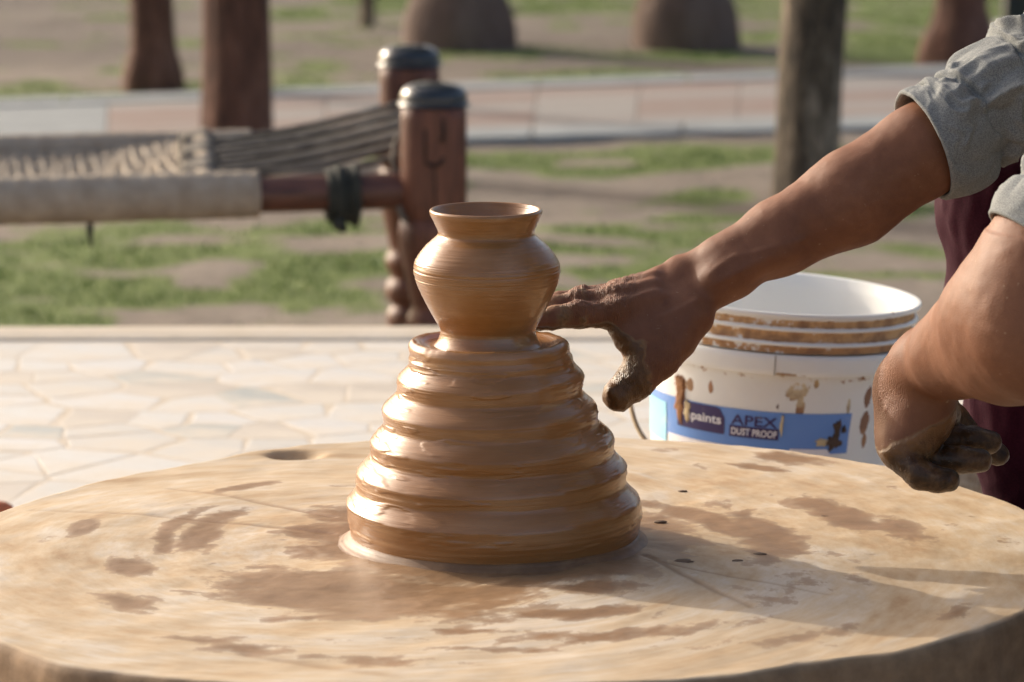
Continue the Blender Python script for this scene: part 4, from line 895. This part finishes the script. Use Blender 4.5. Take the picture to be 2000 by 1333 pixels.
def make_leg(parent, c, flip=0):
    e = None
    V, n = [], 64; th_ = np.linspace(0, 2*np.pi, n, endpoint=False); sqr = 1/np.maximum(np.abs(np.cos(th_)), np.abs(np.sin(th_)))
    sqr = np.minimum(sqr, 1.17); kz = zl(430)/.31
    for z, r in catmull(prof_low, 70): V.append(np.c_[np.cos(th_)*r, np.sin(th_)*r, 0*th_+z*kz])
    for z, q, sc_ in [(zl(425), .3, .94), (zl(405), .85, .98), (zl(380), 1, 1.0), (zl(230), 1, .99), (zl(212), .8, .985), (zl(207), .4, .97), (zl(204), .2, .93)]:
        rr_ = leg_r*.93*sc_*(1*(1-q)+sqr*q); V.append(np.c_[np.cos(th_)*rr_, np.sin(th_)*rr_, 0*th_+z])
    nu = len(V); V = np.concatenate(V); f = [tuple(q) for q in grid_faces(nu, n)]+[tuple(range((nu-1)*n, nu*n)), tuple(range(n))[::-1]]
    me = mesh('leg', V, f); leg = obj('leg', me, M_WOOD, parent); leg.location = c-O
    md = leg.modifiers.new('edges', 'EDGE_SPLIT'); md.split_angle = math.radians(40)
    z0 = zl(208); hh = zl(160)-z0
    v, f_, _, _ = lathe(catmull([(0, leg_r*.97), (.004, leg_r*1.03), (.008, leg_r*.99), (.011, leg_r*.95), (hh*.45, leg_r*.95), (hh*.75, leg_r*.84), (hh*.93, leg_r*.55), (hh, leg_r*.08)], 40), 48)
    cp = obj('cap', mesh('cap', v, f_), M_CAP, leg); cp.location = (0, 0, z0)
    # carved mark and shrinkage crack on the front face
    for (x0, y0, x1, y1, wd) in [(832, 245, 832, 312, .0035), (832, 312, 858, 318, .0045), (858, 318, 868, 300, .004), (866, 225, 868, 275, .004), (850, 318, 851, 400, .0022), (868, 255, 862, 270, .004)]:
        k_ = 6.62/7500; a = V3(((x0-848)*k_, -leg_r*.935, zl(y0))); b = V3(((x1-848)*k_, -leg_r*.935, zl(y1))); vv_, ff_ = tube([a, (a+b)/2, b], [wd*.6, wd, wd*.5], 6)
        obj('carved_groove', mesh('carved_groove', vv_, ff_), M_GROOVE, leg)
    return leg
M_GROOVE = simple('groove_dark', (.02, .010, .006), (.05, .022, .012), 40, .8, 0)
for c in corners: make_leg(cot, c)
def rail(name, a, b, r, mat, n=24, wob=.002):
    P = np.array([a+(b-a)*u for u in np.linspace(0, 1, n)]); P[:, 2] += (fbm(np.c_[P[:, :2]*3, 0*P[:, 0]], 2)-.5)*wob*2
    v, f = tube(P-O, np.full(n, r), 20); return obj(name, mesh(name, v, f), mat, cot)
zc = lambda c, z: V3((c[0], c[1], z))
RR = 36/7500*6.6
rail('side_rail', zc(corners[0], ZR), zc(corners[3], ZR), RR, M_RAIL); rail('side_rail', zc(corners[1], ZR), zc(corners[2], ZR), RR*.85, M_RAIL)
rail('end_rail', zc(corners[0], ZR+.055), zc(corners[1], ZR+.055), RR*.85, M_RAIL); rail('end_rail', zc(corners[3], ZR+.03), zc(corners[2], ZR+.03), RR*.85, M_RAIL)
# pale wrapping wound round the side rails
D3 = V3((dirn[0], dirn[1], 0)); s0 = (LN[0]-onz(508, 372, ZR)[0])/abs(dirn[0]); s0f = (LFx-onz(490, 285, ZR)[0])/abs(dirn[0])
def wrap(c, sa_, sb_, r, mat, turns):
    n = int(turns*6); s = np.linspace(sa_, sb_, n); P = c+D3*s[:, None]; P[:, 2] = ZR
    ph = (s-sa_)/(sb_-sa_)*turns*2*np.pi
    rad_ = r*(1+.012*np.cos(ph)+.06*(fbm(np.c_[s*14, 0*s, 0*s], 3)-.5)); v, f = tube(P-O, rad_, 20)
    v = v+0; return obj('rail_wrap', mesh('rail_wrap', v, f), mat, cot)
wrap(corners[0], s0, Lc-.12, RR*1.30, M_ROPE, 46); wrap(corners[1], s0f, Lc-.12, RR*1.02, M_ROPE, 40)
# dark bundle of cord tied round the near rail
kc = corners[0]+D3*((LN[0]-onz(669, 372, ZR)[0])/abs(dirn[0])); kc[2] = ZR
for j in range(7):
    u = np.linspace(0, 2*np.pi, 40); off = (j-3)*.0072; rr_ = RR*1.22+.004*math.cos(j*1.7)
    P = kc+D3*off+np.c_[np.zeros(40), np.zeros(40), np.cos(u)*rr_*1.12-.006]+np.outer(np.sin(u)*rr_, [dirn[1], -dirn[0], 0])
    v, f = tube(P-O, .0068, 8); obj('cord_turn', mesh('cord_turn', v, f), M_BLACKROPE, cot)
P = [kc+D3*.01+(0, -.03, -.045), kc+(0, -.035, -.055), kc+D3*-.008+(0, -.033, -.062)]; v, f = tube(catmull(np.array(P)-O, 10), [.012]*5+[.010, .009, .008, .006, .003], 8); obj('cord_end', mesh('cord_end', v, f), M_BLACKROPE, cot)
# short dark cord hanging under the rail
p0 = onz(176, 436, ZR-.04); v, f = tube(catmull([p0-O, p0-O+(0, 0, -.022), p0-O+(.002, 0, -.04)], 10), [.0055]*4+[.005, .004, .0035, .003, .0025, .002], 8); obj('hanging_cord', mesh('hanging_cord', v, f), M_BLACKROPE, cot)
# woven seat and the tightening cords
side = (corners[1]-corners[0])[:2]; wdt = np.linalg.norm(side); sdir = V3((side[0]/wdt, side[1]/wdt, 0))
def pl(s, u, z=0): return corners[0]*(1-u)+corners[1]*u+D3*s+V3((0, 0, ZR+z))
parts = []
s_in = .40
for k in range(48):
    u = .03+.94*k/47; ss = np.linspace(s_in+.05*math.sin(k*1.3), Lc-.06, 60); ph = k % 2
    P = np.array([pl(s, u+.006*math.sin(s*20+k), .014+.002*math.sin(s*70+ph*np.pi)-.05*math.sin(math.pi*u)**.6*sstep(s_in-.02, s_in+.25, s)) for s in ss]); parts.append(tube(P-O, .0050, 6))
for k in range(84):
    s = s_in+.02+(Lc-.1-s_in)*k/83; uu = np.linspace(.0, 1.0, 30); ph = k % 2
    P = np.array([pl(s+.01*math.sin(u*9+k), u, .016+.002*math.sin(u*50+ph*np.pi)-.05*math.sin(math.pi*u)**.6*sstep(s_in-.02, s_in+.25, s)) for u in uu]); parts.append(tube(P-O, .0050, 6))
obj('rope_webbing', mesh('rope_webbing', *join(parts)), M_ROPE, cot)['kind'] = 'stuff'
ends = []
for k in range(9):
    u = .04+.92*k/8; P = catmull([pl(s_in+.03, max(0, u-.08), .02), pl(s_in-.01, u, .03), pl(s_in+.03, min(1, u+.08), .02)], 14); v, f = tube(P-O, .0135+.004*math.sin(k*2.1), 8); obj('rope_loop', mesh('rope_loop', v, f), M_DARKROPE if k % 3 else M_ROPE, cot)
for k in range(13):
    u0 = .05+.90*k/12; u1 = .06+.88*((k*1.0)/12); dz_ = .018*((k % 3)-1)
    a, b = pl(s_in-.005, u0, .018), pl(.0, u1, .055+RR*.8+dz_*.5)
    P = np.array([a+(b-a)*q+V3((0, 0, -.012*math.sin(math.pi*q)+dz_*q*(1-q))) for q in np.linspace(0, 1, 10)]); v, f = tube(P-O, .0062, 7); obj('tightening_cord', mesh('tightening_cord', v, f), M_DARKROPE, cot)
# slack loop of cord against the near leg
P = catmull([pl(.06, .05, .09), pl(.07, .02, .05), pl(.055, .0, .0), pl(.062, -.03, -.03), pl(.05, -.035, -.05)], 16); v, f = tube(P-O, .0055, 7); obj('slack_cord', mesh('slack_cord', v, f), M_DARKROPE, cot)

# ------------------------------------------------------------------ trees
def bark(name, c1, c2, c3, sc=6, b=.6):
    t = MT(name, rough=.9); n = t.noise(sc, 8, .65, t.coord((1, 1, .28))); n_ = t.noise(sc*6, 6, .65, t.coord((1, 1, .35)))
    t.set('Base Color', t.ramp(t.math('ADD', t.math('MULTIPLY', n, .65), t.math('MULTIPLY', n_, .35)), [(.40, c1), (.5, c2), (.60, c3)])); t.bump(n_, b, .02); return t.m
M_RED = bark('ochre_washed_bark', (.070, .032, .020), (.125, .055, .034), (.20, .095, .062), 10, .5); M_PLINTH = bark('mud_plaster', (.095, .060, .046), (.135, .088, .068), (.18, .125, .10), 3, .3)
M_BARK = bark('grey_bark', (.035, .024, .016), (.14, .104, .07), (.38, .30, .22), 11, 1.0)
t = MT('leaf', rough=.6); t.set('Base Color', t.ramp(t.noise(3, 3, .5), [(.3, (.03, .06, .012)), (.7, (.09, .14, .03))])); t.set('Transmission Weight', 0.0); M_LEAF = t.m
def tree(px, py, rpx, topr, h, label, mat, flare=1.35, flare_h=.35, plinth=None, lean=(0, 0), seed=1, crown_r=1.1, prof=None):
    b = onz(px, py, 0); dep = (b[1]-CAM[1])*CP+CAM[2]*SP; R0 = rpx/F*dep; R1 = topr/F*dep
    tr = tag(empty('tree', (b[0], b[1], -.01)), label, 'tree', 'trees on the lawn')
    n = 60; zs_ = np.r_[-.05, np.linspace(0, .9, 36), np.linspace(1.0, h, 22)]; n = len(zs_); nv = 40; thv = np.linspace(0, 2*np.pi, nv, endpoint=False)
    V = []
    for z in zs_:
        q = max(z, 0)
        r = (np.interp(q, [p[0] for p in prof], [p[1] for p in prof])/F*dep if prof and q <= prof[-1][0] else None)
        if r is None: r = (R1+(R0-R1)*math.exp(-q/flare_h*1.8)) if not prof else prof[-1][1]/F*dep
        if q > 1.0: r *= 1-.55*(q-1)/(h-1)
        rr_ = r*(1+.30*(fbm(np.c_[np.cos(thv)*1.6+seed, np.sin(thv)*1.6, 0*thv+q*1.1], 4)-.5)+.10*(fbm(np.c_[np.cos(thv)*5+seed, np.sin(thv)*5, 0*thv+q*2.5], 3)-.5))
        V.append(np.c_[np.cos(thv)*rr_+lean[0]*q+.04*math.sin(q*1.7+seed)*min(1, q), np.sin(thv)*rr_+lean[1]*q, 0*thv+z])
    V = np.concatenate(V); obj('trunk', mesh('trunk', V, [tuple(q) for q in grid_faces(n, nv)]), mat, tr)
    rg = random.Random(seed); tops = []
    for k in range(6):
        a = k*2*math.pi/6+rg.uniform(-.4, .4); zb = h*rg.uniform(.72, .97); st = V3((lean[0]*zb, lean[1]*zb, zb)); en = st+V3((math.cos(a)*crown_r*rg.uniform(.6, 1.0), math.sin(a)*crown_r*rg.uniform(.6, 1), rg.uniform(.5, 1.3)))
        md = (st+en)/2+V3((0, 0, -.12)); P = catmull([st, md, en], 12); v, f = tube(P, np.linspace(R1*.38, R1*.09, 12), 8); obj('limb', mesh('limb', v, f), mat, tr); tops += [md, en, (md+en)/2]
    rg2 = np.random.default_rng(seed); NLV = 2600; cl = np.array(tops)[rg2.integers(0, len(tops), NLV)]+rg2.normal(0, .34, (NLV, 3))*np.array([1, 1, .7])
    a_ = rg2.normal(0, 1, (NLV, 3)); a_ /= np.linalg.norm(a_, axis=1)[:, None]; b_ = np.cross(a_, rg2.normal(0, 1, (NLV, 3))); b_ /= np.linalg.norm(b_, axis=1)[:, None]; L_ = rg2.uniform(.05, .10, (NLV, 1))
    V = np.stack([cl-a_*L_, cl+b_*L_*.4, cl+a_*L_, cl-b_*L_*.4], 1).reshape(-1, 3); obj('crown', mesh('crown', V, np.arange(NLV*4).reshape(-1, 4), False), M_LEAF, tr)
    return tr
tree(459, 296, 79, 64, 3.9, 'red-brown tree trunk standing behind the cot, in front of the path', M_RED, seed=2, flare_h=.5)
tree(300, 168, 62, 42, 4.2, 'slimmer red-brown trunk with flared foot beyond the path at left', M_RED, seed=3, prof=[(0, 63), (.05, 61), (.09, 54), (.13, 46), (.2, 43), (1.0, 41)])
tree(900, 88, 112, 96, 5.0, 'broad mud-plastered tree base beyond the path, above the pot', M_PLINTH, seed=4, prof=[(0, 113), (.08, 112), (.14, 105), (.20, 92), (.27, 72), (.4, 56), (1.0, 48)])
tree(1343, 82, 110, 96, 5.0, 'broad mud-plastered tree base on the grass left of the grey trunk', M_PLINTH, seed=5, prof=[(0, 109), (.07, 108), (.13, 102), (.19, 88), (.26, 66), (.4, 52), (1.0, 46)])
tree(1873, 122, 84, 52, 4.6, 'conical red-brown tree base on the grass at far right', M_RED, seed=6, prof=[(0, 84), (.05, 82), (.09, 74), (.14, 60), (.19, 51), (.3, 46), (1.0, 42)])
tree(1570, 378, 64, 60, 4.1, 'grey-brown rough-barked tree trunk in front of the path, above the outstretched arm', M_BARK, seed=7, prof=[(0, 66), (.06, 64), (.2, 62), (1.0, 58)])
tree(716, 46, 17, 12, 3.0, 'thin dark young trunk on the far grass left of the broad tree base', M_BARK, seed=8, crown_r=.6)
# dark post at the far right
b = onz(1990, 78, 0); post = tag(empty('post', (b[0], b[1], 0)), 'dark square post at the far right beside the conical tree base', 'post')
v, f = boxm((0, 0, .75), (.115, .115, 1.5), bev=.008); obj('shaft', mesh('shaft', v, f, False), simple('dark_paint', (.018, .020, .020), (.035, .036, .034), 12, .6), post)
v, f = boxm((0, 0, 1.52), (.15, .15, .04), bev=.01); obj('post_cap', mesh('post_cap', v, f, False), simple('dark_paint_cap', (.02, .022, .022), (.035, .036, .034), 12, .6), post)
v, f = boxm((0, 0, .03), (.17, .17, .07), bev=.01); obj('footing', mesh('footing', v, f, False), M_KERB, post)

# ------------------------------------------------------------------ grass on the lawn
NB = 420000
xy = np.c_[RNG.uniform(-3.4, 3.4, NB*2), RNG.uniform(2.6, 17.5, NB*2)]
xy = xy[np.abs(xy[:, 0]) < .16*(xy[:, 1]+3.4)+.9]
pr = grassy(xy); keep = RNG.uniform(0, 1, len(xy)) < np.clip((pr-.15)*.8, .01, .6); xy = xy[keep]; pr = pr[keep]
# nothing grows on the paving
def on_path(p):
    u = (p[:, 0]-NL[0])/(NR[0]-NL[0]); n_ = NL[1]+(NR[1]-NL[1])*u; f_ = FL[1]+(FR[1]-FL[1])*((p[:, 0]-FL[0])/(FR[0]-FL[0])); return (p[:, 1] > n_-.02) & (p[:, 1] < f_+.02)
ok = ~on_path(xy); xy = xy[ok]; pr = pr[ok]
n = len(xy); a = RNG.uniform(0, 2*np.pi, n); hgt = RNG.uniform(.001, .010, n)*(.4+.8*pr); wd = RNG.uniform(.0012, .0024, n); ln = RNG.normal(0, .5, (n, 2))*hgt[:, None]
zb = np.zeros(n)-.02; dx = np.c_[np.cos(a), np.sin(a)]*wd[:, None]
zb = (fbm(np.c_[xy, 0*zb]*1.3, 4)-.5)*.05-.014
V = np.stack([np.c_[xy-dx, zb], np.c_[xy+dx, zb], np.c_[xy+ln*.4+dx*.7, zb+hgt*.7+.004], np.c_[xy+ln, zb+hgt+.004]], 1).reshape(-1, 3)
me = mesh('grass', V, np.arange(n*4).reshape(-1, 4), False); attr(me, 'tone', np.repeat(RNG.uniform(0, 1, n), 4))
t = MT('grass_blade', rough=.6); t.set('Base Color', t.ramp(t.attr('tone'), [(0, (.080, .16, .014)), (.6, (.122, .212, .026)), (.9, (.17, .22, .05)), (1, (.29, .26, .14))])); 
tag(obj('grass', me, t.m), 'short patchy green grass growing on the brown soil', 'grass', kind='stuff')
print('grass blades', n)
